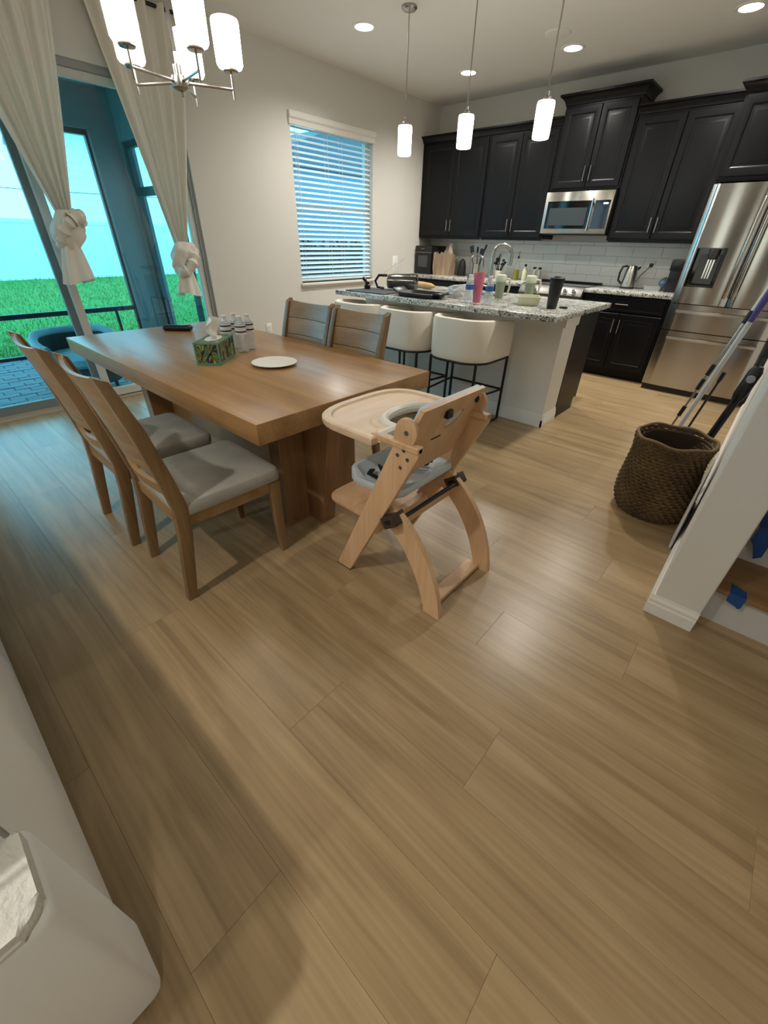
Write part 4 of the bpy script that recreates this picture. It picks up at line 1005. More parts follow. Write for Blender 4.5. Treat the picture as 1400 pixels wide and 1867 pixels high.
# ------------------------------------------------------------------ things on the island
IZ = .914
q = M(); q.box(1.22,-3.02,IZ,1.70,-2.62,IZ+.008,.003,1, RZ(.04)); tag(obj('drying_mat', q, mat('dark_grey_mat', (58,58,58), .8, bump=(200,.4,.002))), 'dark grey flat mat on the left end of the island', 'mat')
# fallen pitcher
pt = thing('water_pitcher', 'smoky clear plastic pitcher lying on its side on the island', 'pitcher', (1.52,-2.62,IZ))
q = M(); q.lathe([(.048,0),(.06,.01),(.068,.10),(.072,.24),(.074,.26),(.069,.26),(.066,.24),(.062,.1),(.054,.016),(0,.014)], (0,0,0), 22); 
Mx = Matrix.Translation((1.44,-2.66,IZ+.0755)) @ Matrix.Rotation(math.radians(32), 4, 'Z') @ Matrix.Rotation(PI/2, 4, 'Y')
bmesh.ops.transform(q.bm, matrix=Mx, verts=q.bm.verts); obj('pitcher_body', q, m_smoke, pt)
q = M(); q.tube([(1.47,-2.70,IZ+.13),(1.40,-2.74,IZ+.13),(1.36,-2.75,IZ+.08),(1.38,-2.74,IZ+.03),(1.44,-2.71,IZ+.02)], .012, 8); obj('handle', q, m_blk, pt)
q = M(); q.lathe([(.0,0),(.07,0),(.072,.03),(.05,.045),(0,.047)], (0,0,0), 20); bmesh.ops.transform(q.bm, matrix=Matrix.Translation((1.655,-2.525,IZ+.0755)) @ Matrix.Rotation(math.radians(32), 4, 'Z') @ Matrix.Rotation(PI/2, 4, 'Y'), verts=q.bm.verts); obj('lid', q, m_smoke, pt)
q = M(); q.lathe([(.0,0),(.03,.004),(.032,.03),(.02,.045),(.024,.06),(.0,.068)], (1.30,-2.80,IZ+.008), 14); q.tube([(1.30,-2.80,IZ+.06),(1.27,-2.82,IZ+.10),(1.25,-2.80,IZ+.085)], [.014,.018,.008], 8)
tag(obj('bottle_brush', q, m_blk), 'small black sponge holder left of the smoky pitcher', 'brush')
q = M(); q.tube([(1.36,-2.6,IZ+.155),(1.42,-2.53,IZ+.21),(1.49,-2.46,IZ+.27)], .0035, 6)
q.tube([(1.36,-2.6,IZ+.155),(1.35,-2.61,IZ+.15)], .006, 6); tag(obj('drinking_straw', q, m_white), 'thin white straw sticking up from the pitcher', 'straw')
# griddle pan
gp = thing('griddle_pan', 'black griddle pan near the island front edge', 'pan', (2.05,-2.82,IZ))
q = M(); o = rrect(1.80,-2.98,2.20,-2.70,.06,4)
rs = [q.ring([(2.0+(x-2.0)*k, -2.84+(y+2.84)*k, z) for x, y in o]) for k, z in ((.86,IZ),(.92,IZ+.006),(1.0,IZ+.035),(.985,IZ+.036),(.88,IZ+.010))]
for a, b in zip(rs, rs[1:]): q.bridge(a, b)
q.cap(rs[0], True); q.cap(rs[-1]); obj('pan_body', q, mat('cast_black', (26,27,29), .35), gp)
q = M(); q.box(1.73,-2.93,IZ+.03,1.81,-2.76,IZ+.045,.007,2, Matrix.Rotation(.5,3,'Y')); obj('handle', q, m_blk, gp)
q = M(); q.box(2.19,-2.92,IZ+.03,2.26,-2.78,IZ+.045,.007,2); obj('handle', q, m_blk, gp)
# crumpled white paper bag
q = M(); rg = random.Random(11)
def crump(u, v):
    a = u*2*PI; x = 2.25+.16*math.cos(a)*(1-.25*v); y = -2.60+.10*math.sin(a)*(1-.2*v); n = noise.noise(Vector((x*14, y*14, v*5)))
    return (x+.02*n, y+.02*n, IZ + .002 + v*(.07+.05*(x-2.1)/.3) + .012*n*v)
g_ = q.grid(crump, 32, 8); q.cap([g_[i][8] for i in range(32)])
tag(obj('plastic_bag', q, mat('white_bag_film', (214,214,210), .35, bump=(40,.8,.02))), 'crumpled white plastic bag beside the griddle pan', 'bag')
q = M(); rs = []
pts = [(1.62,-2.12,.06),(1.70,-2.16,.075),(1.82,-2.2,.07),(1.95,-2.25,.062),(2.02,-2.28,.03)]
q.tube([(a-.28,b+.0,IZ+.031) for a, b, c in pts], [.016,.026,.028,.026,.012], 12, flat=1.0); tag(obj('bread_loaf', q, mat('tan_bread_wrap', (186,150,100), .6, vary=.15)), 'tan wrapped bread loaf behind the griddle pan', 'bread')
pk = thing('pink_tumbler', 'tall pink tumbler behind a water bottle on the island', 'tumbler', (2.535,-2.79,IZ))
q = M(); q.lathe([(.0,0),(.030,0),(.032,.006),(.045,.205),(.046,.212),(.042,.212),(.03,.01),(0,.01)], (2.535,-2.79,IZ), 24); obj('cup', q, m_pink, pk)
bottle_parts('water_bottle', 'clear water bottle with blue label in front of the pink tumbler', 2.505, -2.872, IZ, .20, .032, m_bluelab, m_white, 'water bottles on the island')
bottle_parts('water_bottle', 'clear water bottle with blue label right of the pink tumbler', 2.68, -2.86, IZ, .20, .032, m_bluelab, m_white, 'water bottles on the island')
def sage(label, x, y, ang, wide):
    t = thing('sage_tumbler', label, 'tumbler', (x,y,IZ), 'sage green tumblers')
    q = M(); q.lathe([(0,0),(.032,0),(.035,.008),(.043,.125),(.045,.132),(.045,.155),(.043,.158),(0,.158)], (x,y,IZ), 24); obj('cup', q, m_sage, t)
    q = M(); q.lathe([(.0455,.128),(.047,.133),(.047,.165),(.044,.17),(.044,.178),(.03,.184),(0,.185)], (x,y,IZ), 24, cap0=False); l_ = obj('lid', q, m_sage_l, t)
    d = Vector((math.cos(ang), math.sin(ang), 0))
    q = M(); p = Vector((x,y,IZ)); q.tube([p+d*.044+Vector((0,0,.15)), p+d*.075+Vector((0,0,.148)), p+d*.082+Vector((0,0,.12)), p+d*.076+Vector((0,0,.06)), p+d*.07+Vector((0,0,.05))], .009, 8); obj('handle', q, m_sage_l, t)
    q = M(); q.tube([p+Vector((0,0,.18)), p+Vector((.012,.004,.215)), p+Vector((.03,.01,.245))], .0045, 8); obj('straw', q, m_sage_l, l_)
    return t
sage('sage green handled tumbler left of its twin, beside the big faucet', 2.50, -2.35, .5, 0)
sage('sage green handled tumbler right of its twin, behind the clear container', 2.72, -2.22, .5, 0)
q = M(); o = rrect(-.12,-.085,.12,.085,.03,4); rs = [q.ring([(x*k, y*k, z) for x, y in o]) for k, z in ((.86,0),(.88,.002),(1.0,.055),(1.03,.057),(1.03,.062),(.97,.062),(.86,.008))]
for a, b in zip(rs, rs[1:]): q.bridge(a, b)
q.cap(rs[0], True); q.cap(rs[-1]); bmesh.ops.transform(q.bm, matrix=Matrix.Translation((2.88,-2.56,IZ)) @ Matrix.Rotation(math.radians(-62),4,'Z'), verts=q.bm.verts)
tag(obj('food_container', q, mat('cream_clear_plastic', (222,222,196), .3, Transmission_Weight=.35)), 'low cream translucent food container beside the black tumbler', 'container')
bt = thing('black_tumbler', 'tall black tumbler on the right end of the island', 'tumbler', (3.12,-2.66,IZ))
q = M(); q.lathe([(0,0),(.033,0),(.036,.006),(.05,.18),(.051,.19)], (3.12,-2.66,IZ), 24); obj('cup', q, m_blk, bt)
q = M(); q.lathe([(.0525,.184),(.0535,.19),(.0535,.205),(.048,.209),(0,.21)], (3.12,-2.66,IZ), 24, cap0=False); q.box(3.10,-2.68,IZ+.208,3.14,-2.65,IZ+.216,.003,1); obj('lid', q, m_blkm, bt)
ks = thing('car_keys', 'small bunch of keys right of the black tumbler', 'keys', (3.17,-2.56,IZ))
q = M(); q.box(3.15,-2.59,IZ,3.21,-2.555,IZ+.014,.006,2,RZ(.5)); obj('fob', q, m_blk, ks)
q = M(); q.tube([(3.155+.018*math.cos(t*PI/8),-2.55+.018*math.sin(t*PI/8),IZ+.003) for t in range(17)],.0015,6); q.box(3.15,-2.545,IZ,3.16,-2.49,IZ+.003); obj('key_ring', q, m_chrome, ks)

# ------------------------------------------------------------------ things on the back counter
to = thing('countertop_oven', 'black boxy countertop oven with grey window in the kitchen corner', 'oven', (.17,-.25,IZ))
q = M(); q.box(.02,-.42,IZ,.32,-.06,IZ+.355,.01,2); obj('body', q, m_blk, to)
q = M(); q.box(.08,-.424,IZ+.09,.25,-.419,IZ+.235,.003,1); obj('front_window', q, mat('grey_window', (66,70,70), .25), to)
q = M(); q.box(.02,-.43,IZ+.27,.32,-.418,IZ+.275); q.box(.13,-.425,IZ+.315,.19,-.419,IZ+.32); obj('front_line', q, m_nickel, to)
pb = thing('paper_bag', 'brown paper grocery bag beside the black countertop oven', 'bag', (.48,-.33,IZ))
q = M(); n = 9; o = []
for i in range(n): o.append((-.14+.28*i/(n-1), -.075+.008*math.sin(i*2.3)))
for i in range(5): o.append((.14+.008*math.sin(i*3), -.075+.15*(i+.5)/5))
for i in range(n): o.append((.14-.28*i/(n-1), .075+.008*math.sin(i*1.7)))
for i in range(5): o.append((-.14-.008*math.sin(i*2), .075-.15*(i+.5)/5))
rs = []
for z, k, tw in ((0,.98,0),(.1,1.0,.01),(.2,1.0,-.01),(.27,1.02,.015)):
    rs.append(q.ring([(.49+x*k+.006*math.sin(z*50+j), -.33+y*k+.006*math.cos(z*40+j*2), IZ+z+(.02*math.sin(j*1.9) if z > .25 else 0)) for j, (x, y) in enumerate(o)]))
for a, b in zip(rs, rs[1:]): q.bridge(a, b)
q.cap(rs[0], True); obj('bag_body', q, m_paper, pb)
q = M()
def flap(u, v): return (.50+(u-.5)*.2*(1-v*.75)+.05*v, -.29+.015*math.sin(u*7), IZ+.22+.17*v)
q.grid(flap, 10, 6); obj('bag_contents', q, mat('cream_bread_bag', (172,160,138), .7, vary=.1), pb)
q = M(); q.lathe([(0,0),(.06,0),(.062,.02),(.055,.12),(.035,.19),(.0,.215)], (.76,-.26,IZ), 22); tag(obj('dome_grinder', q, m_blk), 'black dome shaped appliance right of the paper bag', 'appliance')
uc = thing('utensil_crock', 'steel utensil crock with black spatulas on the back counter', 'utensil holder', (.97,-.22,IZ))
q = M(); q.lathe([(0,0),(.052,0),(.053,.16),(.05,.16),(.048,.01),(0,.01)], (.97,-.22,IZ), 22); obj('crock', q, m_steelx, uc)
for i, (dx, dy, hh, kind) in enumerate(((-.09,-.02,.30,0),(.10,.0,.32,1),(.04,.03,.27,0),(-.02,.02,.29,1))):
    q = M(); p0 = Vector((.97+dx*.1,-.22+dy,IZ+.02)); p1 = Vector((.97+dx,-.22+dy,IZ+hh)); q.tube([p0,p1],.005,6)
    d = (p1-p0).normalized()
    if kind: q.tube([p1-d*.01,p1+d*.02,p1+d*.06,p1+d*.075],[.006,.022,.022,.006],8,flat=.35)
    else: q.box(p1.x-.03,p1.y-.003,p1.z-.01,p1.x+.03,p1.y+.003,p1.z+.07,.002,1,Matrix.Rotation(math.atan2(dx,hh),3,'Y'))
    t = obj('spatula' if not kind else 'spoon', q, m_blk, None); tag(t, ('black slotted spatula in the steel crock, leaning left','black spoon in the steel crock, leaning far right','short black spatula in the steel crock, leaning slightly right','black spoon in the steel crock, nearly upright')[i], 'utensil', 'utensils in the crock')
jr = thing('utensil_jar', 'cream jar of black measuring tools left of the oil bottle', 'jar', (1.32,-.2,IZ))
q = M(); q.lathe([(0,0),(.045,0),(.05,.02),(.05,.09),(.046,.095),(.043,.02),(0,.015)], (1.32,-.2,IZ), 20); obj('jar_body', q, mat('cream_ceramic', (196,192,170), .4), jr)
q = M(); rg = random.Random(4)
for i in range(7):
    a = rg.uniform(0,6.28); p1 = Vector((1.32+.07*math.cos(a), -.2+.05*math.sin(a), IZ+.16+rg.uniform(0,.07))); q.tube([(1.32,-.2,IZ+.03), p1], .005, 6); q.tube([p1-Vector((0,0,.012)), p1, p1+Vector((0,0,.014))], [.014,.022,.012], 8)
obj('black_tools', q, m_blk, jr)
q = M(); q.tube([(1.18,-.012,IZ+.21),(1.20,-.03,IZ+.23),(1.225,-.04,IZ+.28)], .008, 6); q.box(1.155,-.03,IZ+.16,1.21,-.01,IZ+.235,.004,1); tag(obj('plug_adapter', q, m_blk), 'black plug adapter on the tiled wall behind the large faucet', 'plug')
ob = thing('oil_bottle', 'tall oil bottle half full of yellow green oil', 'bottle', (1.58,-.2,IZ))
q = M(); q.lathe([(0,0),(.036,0),(.038,.006),(.038,.16),(.03,.185),(.013,.215),(.012,.25),(.014,.252)], (1.58,-.2,IZ), 20); obj('bottle_body', q, m_clear, ob)
q = M(); q.lathe([(0,.004),(.035,.004),(.036,.01),(.036,.115),(0,.116)], (1.58,-.2,IZ), 20); obj('oil', q, mat('green_oil', (150,140,20), .2), ob)
q = M(); q.tube([(1.58,-.2,IZ+.245),(1.58,-.2,IZ+.27),(1.582,-.2,IZ+.272),(1.592,-.21,IZ+.325)], [.012,.012,.004,.003], 8); obj('pourer', q, m_blk, ob)
vb = thing('vinegar_bottle', 'shorter pale bottle with black cap right of the oil bottle', 'bottle', (1.70,-.2,IZ))
q = M(); q.lathe([(0,0),(.03,0),(.031,.006),(.031,.11),(.012,.14),(.012,.165)], (1.70,-.2,IZ), 18); obj('bottle_body', q, mat('pale_vinegar', (196,198,160), .2), vb)
q = M(); q.lathe([(.014,.16),(.015,.162),(.015,.185),(0,.187)], (1.70,-.2,IZ), 14); obj('cap', q, m_blk, vb)
for i, (x, lb) in enumerate(((1.80,'small clear shaker with black lid, left one by the range'), (1.87,'small clear shaker with black lid, right one by the range'))):
    t = thing('spice_shaker', lb, 'shaker', (x,-.13,IZ), 'shakers by the range')
    q = M(); q.lathe([(0,0),(.022,0),(.023,.12),(.018,.135)], (x,-.13,IZ), 16); obj('shaker_body', q, mat('salt_white', (206,204,196), .3), t)
    q = M(); q.lathe([(.02,.134),(.021,.136),(.021,.155),(0,.158)], (x,-.13,IZ), 14); obj('lid', q, m_blk, t)
# kettle
kt = thing('electric_kettle', 'stainless electric kettle on the counter left of the outlet', 'kettle', (2.99,-.2,IZ))
q = M(); q.lathe([(0,0),(.075,0),(.078,.012),(.07,.016)], (2.99,-.2,IZ), 28); obj('base', q, m_blk, kt)
q = M(); q.lathe([(.072,.016),(.076,.022),(.074,.08),(.066,.16),(.056,.215),(.05,.225),(.02,.232),(0,.233)], (2.99,-.2,IZ), 28, cap0=False); obj('kettle_body', q, m_steelx, kt)
q = M(); q.tube([(3.03,-.17,IZ+.185),(3.06,-.148,IZ+.215)], [.022,.01], 10); obj('spout', q, m_steelx, kt)
q = M(); q.tube([(2.94,-.235,IZ+.222),(2.905,-.262,IZ+.215),(2.89,-.272,IZ+.16),(2.893,-.27,IZ+.08),(2.925,-.245,IZ+.05)], .0115, 8); obj('handle', q, m_blk, kt)
# outlets
def plate(name, label, loc, ax, w_, h_, kind='outlet'):
    t = thing(name, label, 'outlet' if kind == 'outlet' else 'switch', loc); x, y, z = loc; q = M()
    if ax == 'x': q.box(x, y-w_/2, z-h_/2, x+.006, y+w_/2, z+h_/2, .0025, 2)
    else: q.box(x-w_/2, y-.006, z-h_/2, x+w_/2, y, z+h_/2, .0025, 2)
    obj('cover_plate', q, m_white, t)
    for dz in (-.02,.02):
        q = M()
        if ax == 'x': q.box(x+.006, y-.016, z+dz-.013, x+.0085, y+.016, z+dz+.013, .001, 1)
        else: q.box(x-.016, y-.0085, z+dz-.013, x+.016, y-.006, z+dz+.013, .001, 1)
        obj('socket', q, m_trim, t)
    return t
plate('wall_outlet', 'white outlet plate on the tiled wall right of the kettle', (3.13,-.009,1.13), 'y', .075, .118)
plate('wall_outlet', 'white outlet plate low on the window wall behind the dining table', (0,-3.12,.43), 'x', .075, .118)
plate('wall_switch', 'tall white switch plate on the window wall behind the pitcher', (0,-.86,1.03), 'x', .12, .22, 'switch')
plate('wall_switch', 'white switch plate at the corner under the wall cabinet', (0.02,-.009,1.32), 'y', .04, .09, 'switch')
q = M(); q.box(3.115,-.045,1.13,3.15,-.0185,1.165,.004,1); q.tube([(3.13,-.04,1.14),(3.10,-.07,1.09),(3.07,-.1,1.04),(3.06,-.13,1.0),(3.052,-.16,.96)],.004,6); tag(obj('power_cord', q, m_blk), 'black cord and plug in the outlet behind the kettle', 'cord')
ct = thing('clear_tray', 'low clear plastic tray with a blue wrapper by the fridge', 'tray', (3.27,-.22,IZ))
q = M(); o = rrect(3.18,-.29,3.36,-.15,.02,3); rs = [q.ring([(3.27+(x-3.27)*k, -.22+(y+.22)*k, IZ+z) for x, y in o]) for k, z in ((.9,0),(1,.045),(.97,.045),(.88,.004))]
for a, b in zip(rs, rs[1:]): q.bridge(a, b)
q.cap(rs[0], True); q.cap(rs[-1]); obj('tray_body', q, mat('clear_tray_plastic', (206,208,204), .2, Transmission_Weight=.5), ct)
q = M(); q.lathe([(0,0),(.035,.01),(.05,.045),(.04,.08),(.02,.095),(0,.1)], (3.345,-.15,IZ+.03), 10); 
for v in q.bm.verts: v.co += Vector((1,1,1))*.014*noise.noise(v.co*60)
tag(obj('blue_wrapper', q, mat('blue_white_film', (96,120,150), .3, vary=.3)), 'crumpled blue and white wrapper in the clear tray', 'wrapper')
bb = thing('knife_block', 'black upright coffee maker squeezed between tray and fridge', 'coffee maker', (3.46,-.22,IZ))
q = M(); q.box(3.395,-.32,IZ,3.53,-.1,IZ+.30,.006,2); obj('body', q, m_blk, bb); q = M(); q.box(3.385,-.335,IZ+.20,3.535,-.09,IZ+.302,.008,2); obj('top_housing', q, m_blk, bb); bb.name = 'coffee_maker'

# ------------------------------------------------------------------ lamps
def downlight(label, x, y, on=1.0):
    t = thing('recessed_light', label, 'light', (x,y,H), 'recessed ceiling lights')
    q = M(); q.lathe([(.077,H-.001),(.079,H-.006),(.1,H-.006),(.106,H-.001),(.106,H)], (x,y,0), 28, cap0=False, cap1=False); obj('trim_ring', q, m_white, t)
    q = M(); q.lathe([(0,H-.003),(.078,H-.003),(.078,H-.0015),(0,H-.0015)], (x,y,0), 24); obj('lens', q, m_lens, t)
    ld = bpy.data.lights.new('downlight_beam', 'SPOT'); ld.energy = DOWNLIGHT_W*3.2*on; ld.spot_size = math.radians(150); ld.spot_blend = .9; ld.shadow_soft_size = .06; ld.color = LAMP_COL
    lo = bpy.data.objects.new('downlight_beam', ld); COL.objects.link(lo); lo.parent = t; lo.location = (0,0,-.02)
    return t
for lb, x, y in (('recessed ceiling light left of the pendant cords, nearest the window wall', .904, -2.415), ('recessed ceiling light seen behind the middle pendant cord', .998, -.921), ('recessed ceiling light right of the round ceiling speaker', 2.107, -.912), ('recessed ceiling light above the fridge at the top right', 3.423, -.885),
                 ('recessed ceiling light over the island near the stair wall', 3.5, -2.415), ('recessed ceiling light over the living area behind the camera, left', 2.0, -8.6), ('recessed ceiling light over the living area behind the camera, right', 3.9, -8.9), ('recessed ceiling light over the hall beside the stairs', 5.6, -6.8), ('recessed ceiling light over the sofa behind the camera', 3.3, -7.2)):
    downlight(lb, x, y, .5 if x > 5 else (1.15 if y < -6 else 1.0))
q = M(); q.lathe([(0,H-.012),(.085,H-.012),(.10,H-.008),(.105,H)], (2.124,-1.305,0), 32); tag(obj('ceiling_speaker', q, m_ceil), 'round flat white ceiling disc by a recessed light', 'smoke detector')
def pendant(label, x, y):
    t = thing('pendant_lamp', label, 'lamp', (x,y,H), 'pendants over the island')
    q = M(); q.lathe([(.06,H),(.06,H-.012),(.05,H-.022),(.01,H-.026)], (x,y,0), 24, cap0=False); obj('canopy', q, m_nickel, t)
    q = M(); q.tube([(x,y,H-.02),(x,y,2.19)], .005, 8); obj('cord', q, m_nickel, t)
    q = M(); q.lathe([(.006,2.20),(.014,2.195),(.016,2.175),(.030,2.165),(.032,2.148)], (x,y,0), 18, cap0=True); obj('socket_cap', q, m_nickel, t)
    q = M(); q.lathe([(.034,2.152),(.056,2.148),(.060,2.13),(.058,1.965),(.055,1.953),(.045,1.95),(0,1.95)], (x,y,0), 28, cap0=False); obj('glass_shade', q, m_shade, t)
    return t
for lb, x in (('opal glass pendant lamp left of the three, nearest the window', 1.43), ('opal glass pendant lamp in the middle of the three', 2.045), ('opal glass pendant lamp right of the three, before the tall cabinet', 2.69)):
    pendant(lb, x, -2.46)
cx, cy, cz = 2.07, -4.81, 1.90
cd = thing('chandelier', 'five arm nickel chandelier with opal cylinder shades above the table', 'chandelier', (cx,cy,cz))
q = M(); q.lathe([(.0,-.052),(.006,-.05),(.006,-.035),(.022,-.03),(.036,-.022),(.038,0),(.034,.014),(.02,.02),(.02,.05),(.009,.055),(.008,.09)], (cx,cy,cz), 24); obj('hub', q, m_nickel, cd)
q = M(); q.tube([(cx,cy,cz+.05),(cx,cy,H-.02)], .0075, 10); q.lathe([(.008,.35),(.014,.355),(.014,.38),(.008,.385)], (cx,cy,cz), 12); obj('stem', q, m_nickel, cd)
q = M(); q.lathe([(.065,H),(.065,H-.015),(.04,H-.03),(.012,H-.034)], (cx,cy,0), 24, cap0=False); obj('canopy', q, m_nickel, cd)
for i in range(5):
    a = math.radians(-8+72*i); ex, ey = cx+.225*math.cos(a), cy+.225*math.sin(a)
    q = M(); q.tube([(cx+.03*math.cos(a),cy+.03*math.sin(a),cz-.004),(ex,ey,cz-.004)], .0055, 8); q.tube([(ex,ey,cz-.04),(ex,ey,cz+.058)], .0045, 8); ar = obj('arm', q, m_nickel, cd)
    q = M(); q.lathe([(.006,.046),(.030,.05),(.034,.055),(.034,.064),(.02,.067)], (ex,ey,cz), 18); obj('cup', q, m_nickel, ar)
    q = M(); q.lathe([(.02,.063),(.05,.065),(.057,.076),(.059,.205),(.056,.214),(.05,.216),(.052,.2),(.051,.08)], (ex,ey,cz), 24, cap0=True, cap1=False); obj('glass_shade', q, m_shade2, ar)

# ------------------------------------------------------------------ stairs
stair = thing('staircase', 'white riser staircase with brown treads beside the wall end', 'stairs', (5.2,-4.28,0))
RH, RD = .186, .262
m_riser = mat('stair_riser_white', (196,193,188), .5)
for i in range(8):
    y0 = -4.28 + i*RD; z0 = i*RH
    q = M(); q.box(4.69, y0, z0, 5.75, y0+.02, z0+RH-.022); obj('riser', q, m_riser, stair)
    q = M(); q.box(4.69, y0-.032, z0+RH-.022, 5.75, y0+RD+.0, z0+RH, .004, 2); obj('tread', q, m_tread, stair)
q = M(); n = 8; q.prism([(-4.30,.19),(-4.30,.24)] + [(-4.28+n*RD, n*RH+.1), (-4.28+n*RD, n*RH-.1)], 'x', 4.686, 4.692); obj('skirt_board', q, m_trim, stair)
def tape(label, x, y, z, top, front):
    # two thin quads meeting at the nosing: corners given as (dx, along) pairs
    q = M()
    def slab(pts, n):
        a = q.ring([Vector(p) for p in pts]); b = q.ring([Vector(p)+Vector(n) for p in pts]); q.bridge(a, b); q.cap(a, True); q.cap(b)
    slab([(x+dx, y+dy-.001, z+.0008) for dx, dy in top], (0,0,.0008))
    slab([(x+dx, y-.0012-.0025*(dz < -.03), z+.0014+dz) for dx, dz in front], (0,-.0008,0))
    return tag(obj('painters_tape', q, m_tape, smooth=False), label, 'tape', 'blue tape strips on the stairs')
tape('blue tape strip folded over the nosing of the lowest stair tread', 4.765, -4.312, RH, [(-.028,0),(.026,0),(.022,.045),(-.03,.075)], [(-.028,0),(.026,0),(.026,-.05),(.018,-.058),(.012,-.052),(-.026,-.04)])
tape('blue tape strip folded over the nosing of the second stair tread', 4.765, -4.05, 2*RH, [(-.03,0),(.03,0),(.03,.16),(-.03,.19)], [(-.03,0),(.03,0),(.03,-.13),(.008,-.15),(-.016,-.09),(-.032,-.07)])

# ------------------------------------------------------------------ basket and cleaning tools by the stair wall
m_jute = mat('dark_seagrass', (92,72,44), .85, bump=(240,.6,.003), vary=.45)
bk_ = thing('woven_basket', 'dark brown woven wicker basket on the floor by the stair wall', 'basket', (4.31,-3.47,0))
prof = [(.165,.0),(.185,.03),(.195,.08),(.196,.13),(.188,.20),(.178,.28),(.172,.35),(.178,.41),(.188,.455)]
def rad_at(z):
    for (r0, z0), (r1, z1) in zip(prof, prof[1:]):
        if z <= z1: return r0+(r1-r0)*(z-z0)/(z1-z0)
    return prof[-1][0]
def bcen(z): return (4.31 - .015*math.sin(PI*z/.455) - .018*(z/.455)**2, -3.47)
q = M(); NR = 26
for k in range(NR):
    z = .009 + .436*k/(NR-1); r0 = rad_at(z); rs = []; cx_, cy_ = bcen(z); ns = 120; kk = k*2.4
    for i in range(ns):
        a = 2*PI*i/ns; bulge = .5+.5*math.sin(a*30 + kk + .8*noise.noise(Vector((a*2, kk, 3)))); rr = .0088*(.5+.72*bulge)
        ro = r0 + .008*bulge + .003*noise.noise(Vector((a*3, k*.7, 1)))
        rs.append(q.ring([(cx_+(ro+rr*math.cos(t))*math.cos(a), cy_+(ro+rr*math.cos(t))*math.sin(a), z+.0095*math.sin(t)+.003*noise.noise(Vector((a*2, k*.5, 7)))) for t in [2*PI*j/6 for j in range(6)]]))
    for a, b in zip(rs, rs[1:]+rs[:1]): q.bridge(a, b)
wv = obj('woven_coils', q, m_jute, bk_); wv['kind'] = 'stuff'
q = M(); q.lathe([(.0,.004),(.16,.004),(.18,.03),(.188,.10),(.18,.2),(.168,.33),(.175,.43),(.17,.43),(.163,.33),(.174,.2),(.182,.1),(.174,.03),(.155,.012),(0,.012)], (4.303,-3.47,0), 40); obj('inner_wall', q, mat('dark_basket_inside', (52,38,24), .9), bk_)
q = M(); c_ = bcen(.455); q.tube([(c_[0]+.19*math.cos(t*PI/24), c_[1]+.19*math.sin(t*PI/24), .458+.006*math.sin(t*.8)) for t in range(49)], .008, 8, caps=False); obj('rim', q, mat('tan_rim_cord', (116,92,58), .8), bk_)
# leaning tools, standing on the floor behind the basket
def on(p0, p1, t): return Vector(p0).lerp(Vector(p1), t)
def at_depth(x, z, y):
    k = (y+6.124)/3.124; return (4.472-(4.472-x)*k, y, max(0, 1.331-(1.331-z)*k))
ma, mb = at_depth(4.187, 0, -3.0), at_depth(4.432, 1.47, -3.0)
mp_ = thing('spray_mop', 'white stick mop with purple grip leaning by the stair wall', 'mop', ma)
q = M(); q.tube([on(ma,mb,.03), on(ma,mb,.68)], .0135, 12); obj('pole', q, mat('pearl_white_tube', (206,206,204), .3), mp_)
q = M(); q.tube([on(ma,mb,.68), on(ma,mb,.74), on(ma,mb,1)], [.014,.017,.018], 12); obj('grip', q, m_purple, mp_)
q = M(); q.box(4.13,-3.06,.0,4.27,-2.965,.045,.015,2); obj('mop_head', q, m_bluep, mp_)
ba, bb_ = at_depth(4.145, .0, -2.88), at_depth(4.428, 1.50, -2.88)
br = thing('broom', 'slim steel and black broom stick leaning left of the white mop', 'broom', ba)
for nm, a, b, r_, mm in (('lower_stick',.03,.40,.0065,m_nickel),('middle_stick',.42,.66,.008,m_nickel),('upper_stick',.68,1,.0095,m_white)):
    q = M(); q.tube([on(ba,bb_,a), on(ba,bb_,b)], r_, 10); obj(nm, q, mm, br)
for t in (.29,.41,.47,.67):
    q = M(); q.tube([on(ba,bb_,t-.022), on(ba,bb_,t+.022)], .0125, 10); obj('joint', q, m_blk, br)
q = M(); q.box(4.06,-2.91,.0,4.22,-2.855,.05,.006,1); obj('brush_head', q, m_blk, br)
pa, pb2 = at_depth(4.253, .0, -2.78), at_depth(4.347, .73, -2.78)
dp = thing('dustpan', 'slate blue dustpan on a black stick behind the basket', 'dustpan', pa)
q = M(); q.tube([on(pa,pb2,.05), on(pa,pb2,.9), on(pa,pb2,.93), on(pa,pb2,1)], [.007,.007,.012,.012], 8); obj('stick', q, m_blk, dp)
q = M(); c0 = at_depth(4.295,.34,-2.78); q.box(c0[0]-.042,-2.80,.0,c0[0]+.042,-2.755,c0[2]+.045,.012,2); obj('pan', q, m_bluep, dp)
va, vb_ = at_depth(4.372, 0, -3.14), at_depth(4.508, .95, -3.14)
vc = thing('stick_vacuum', 'black stick vacuum with grey round button leaning on the stair wall', 'vacuum', va)
q = M(); q.tube([on(va,vb_,.04), on(va,vb_,.62)], [.022,.020], 12); obj('wand', q, m_blk, vc)
q = M(); q.tube([on(va,vb_,.60), on(va,vb_,.66), on(va,vb_,.80), on(va,vb_,.83)], [.018,.032,.032,.02], 12); bd = obj('motor_body', q, m_blk, vc)
q = M(); p = on(va,vb_,.76); q.lathe([(0,-.036),(.018,-.036),(.02,-.033),(.02,-.02)], (p.x, p.y, p.z), 16, 'y'); obj('button', q, mat('grey_button', (150,150,150), .4), bd)
q = M(); q.tube([on(va,vb_,.82)+Vector((-.01,0,0)), on(va,vb_,.98)+Vector((-.02,0,0)), on(va,vb_,1.0)+Vector((0,0,.01)), on(va,vb_,.88)+Vector((.005,0,0))], .009, 8); obj('handle_loop', q, m_blk, vc)
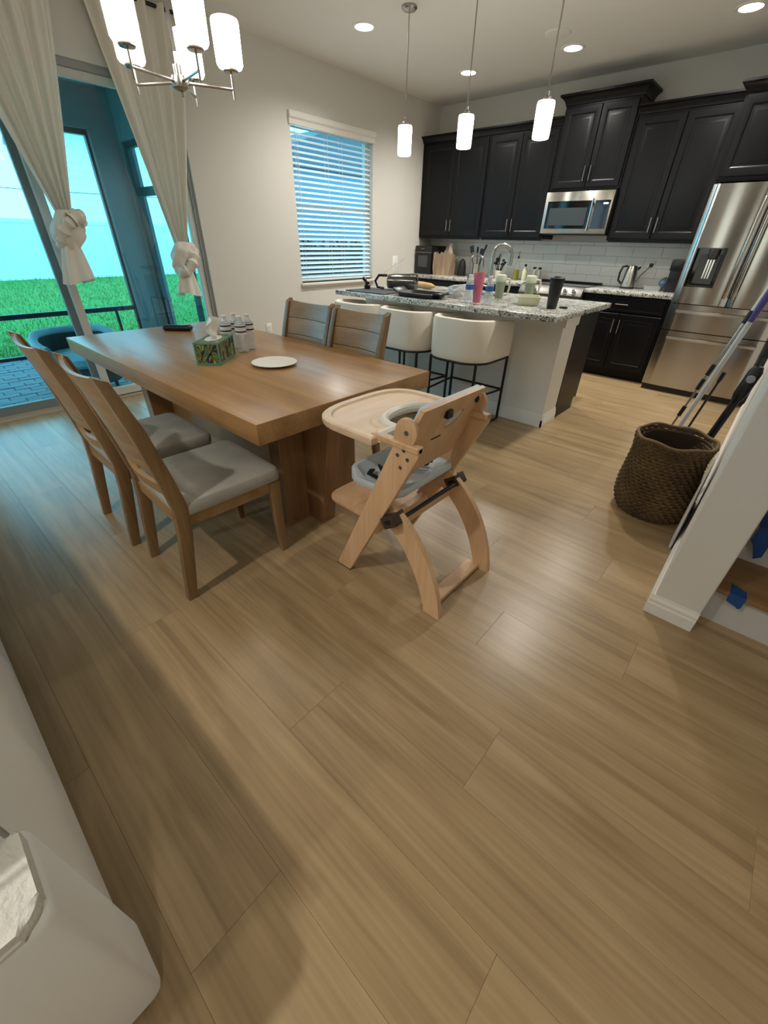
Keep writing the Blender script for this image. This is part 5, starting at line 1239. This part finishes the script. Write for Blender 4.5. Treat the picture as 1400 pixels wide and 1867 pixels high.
q = M(); q.box(4.33,-3.22,0,4.47,-3.09,.05,.015,2); obj('floor_head', q, m_blk, vc)
# white bag slumped against the wall
q = M()
def bag(u, v):
    a = u*2*PI; sh = (1-.55*v**2)*(1+.08*math.sin(a*5+v*4)); x = 4.493+.010*math.cos(a)*sh; y = -3.70+.15*math.sin(a)*sh; return (min(x,4.504), y, .004+.48*v + .02*math.sin(a*3)*v)
g_ = q.grid(bag, 28, 10); q.cap([g_[i][10] for i in range(28)]); tag(obj('folded_white_bag', q, mat('white_film', (214,212,208), .4, bump=(30,.6,.02))), 'flat white plastic bag against the wall beside the basket', 'bag')

# ------------------------------------------------------------------ sofa in the foreground
sf = thing('sofa', 'white upholstered sofa at the lower left, seen from behind', 'sofa', (3.0,-6.8,0))
def softbox(m, x0, y0, z0, x1, y1, z1, r): m.box(x0, y0, z0, x1, y1, z1, r, 4)
q = M(); softbox(q, 1.75, -6.50, .02, 3.90, -6.312, .80, .025); obj('backrest', q, m_sofa, sf)
q = M(); softbox(q, 3.885, -7.25, .01, 4.045, -6.292, .565, .022); ar = obj('armrest', q, m_sofa, sf)
q = M(); q.prism(rrect(3.885,-7.2,4.045,-6.297,.03,5), 'z', .555, .585, .012); obj('arm_pad', q, m_sofat, sf)
q = M(); q.tube([(4.04-.02, -6.30, .566),(4.043,-6.33,.566),(4.046,-6.8,.566),(4.046,-7.2,.566)], .004, 6); obj('piping', q, m_sofa, ar)
q = M(); softbox(q, 1.60, -7.25, .01, 1.76, -6.292, .565, .04); obj('armrest', q, m_sofa, sf)
q = M(); softbox(q, 1.75, -7.25, .06, 3.89, -6.49, .30, .03); obj('seat_base', q, m_sofa, sf)
for x0 in (1.77, 2.83):
    q = M(); softbox(q, x0, -7.27, .30, x0+1.05, -6.60, .46, .05); obj('seat_cushion', q, m_sofa, sf)
    q = M(); softbox(q, x0, -6.66, .46, x0+1.05, -6.50, .84, .06); obj('back_cushion', q, m_sofa, sf)
q = M(); q.tube([(3.9065,-6.31,.05),(3.9065,-6.31,.79),(3.9065,-6.33,.80),(3.9065,-6.49,.80)], .004, 6); obj('piping', q, mat('grey_piping', (150,150,142), .9), sf)
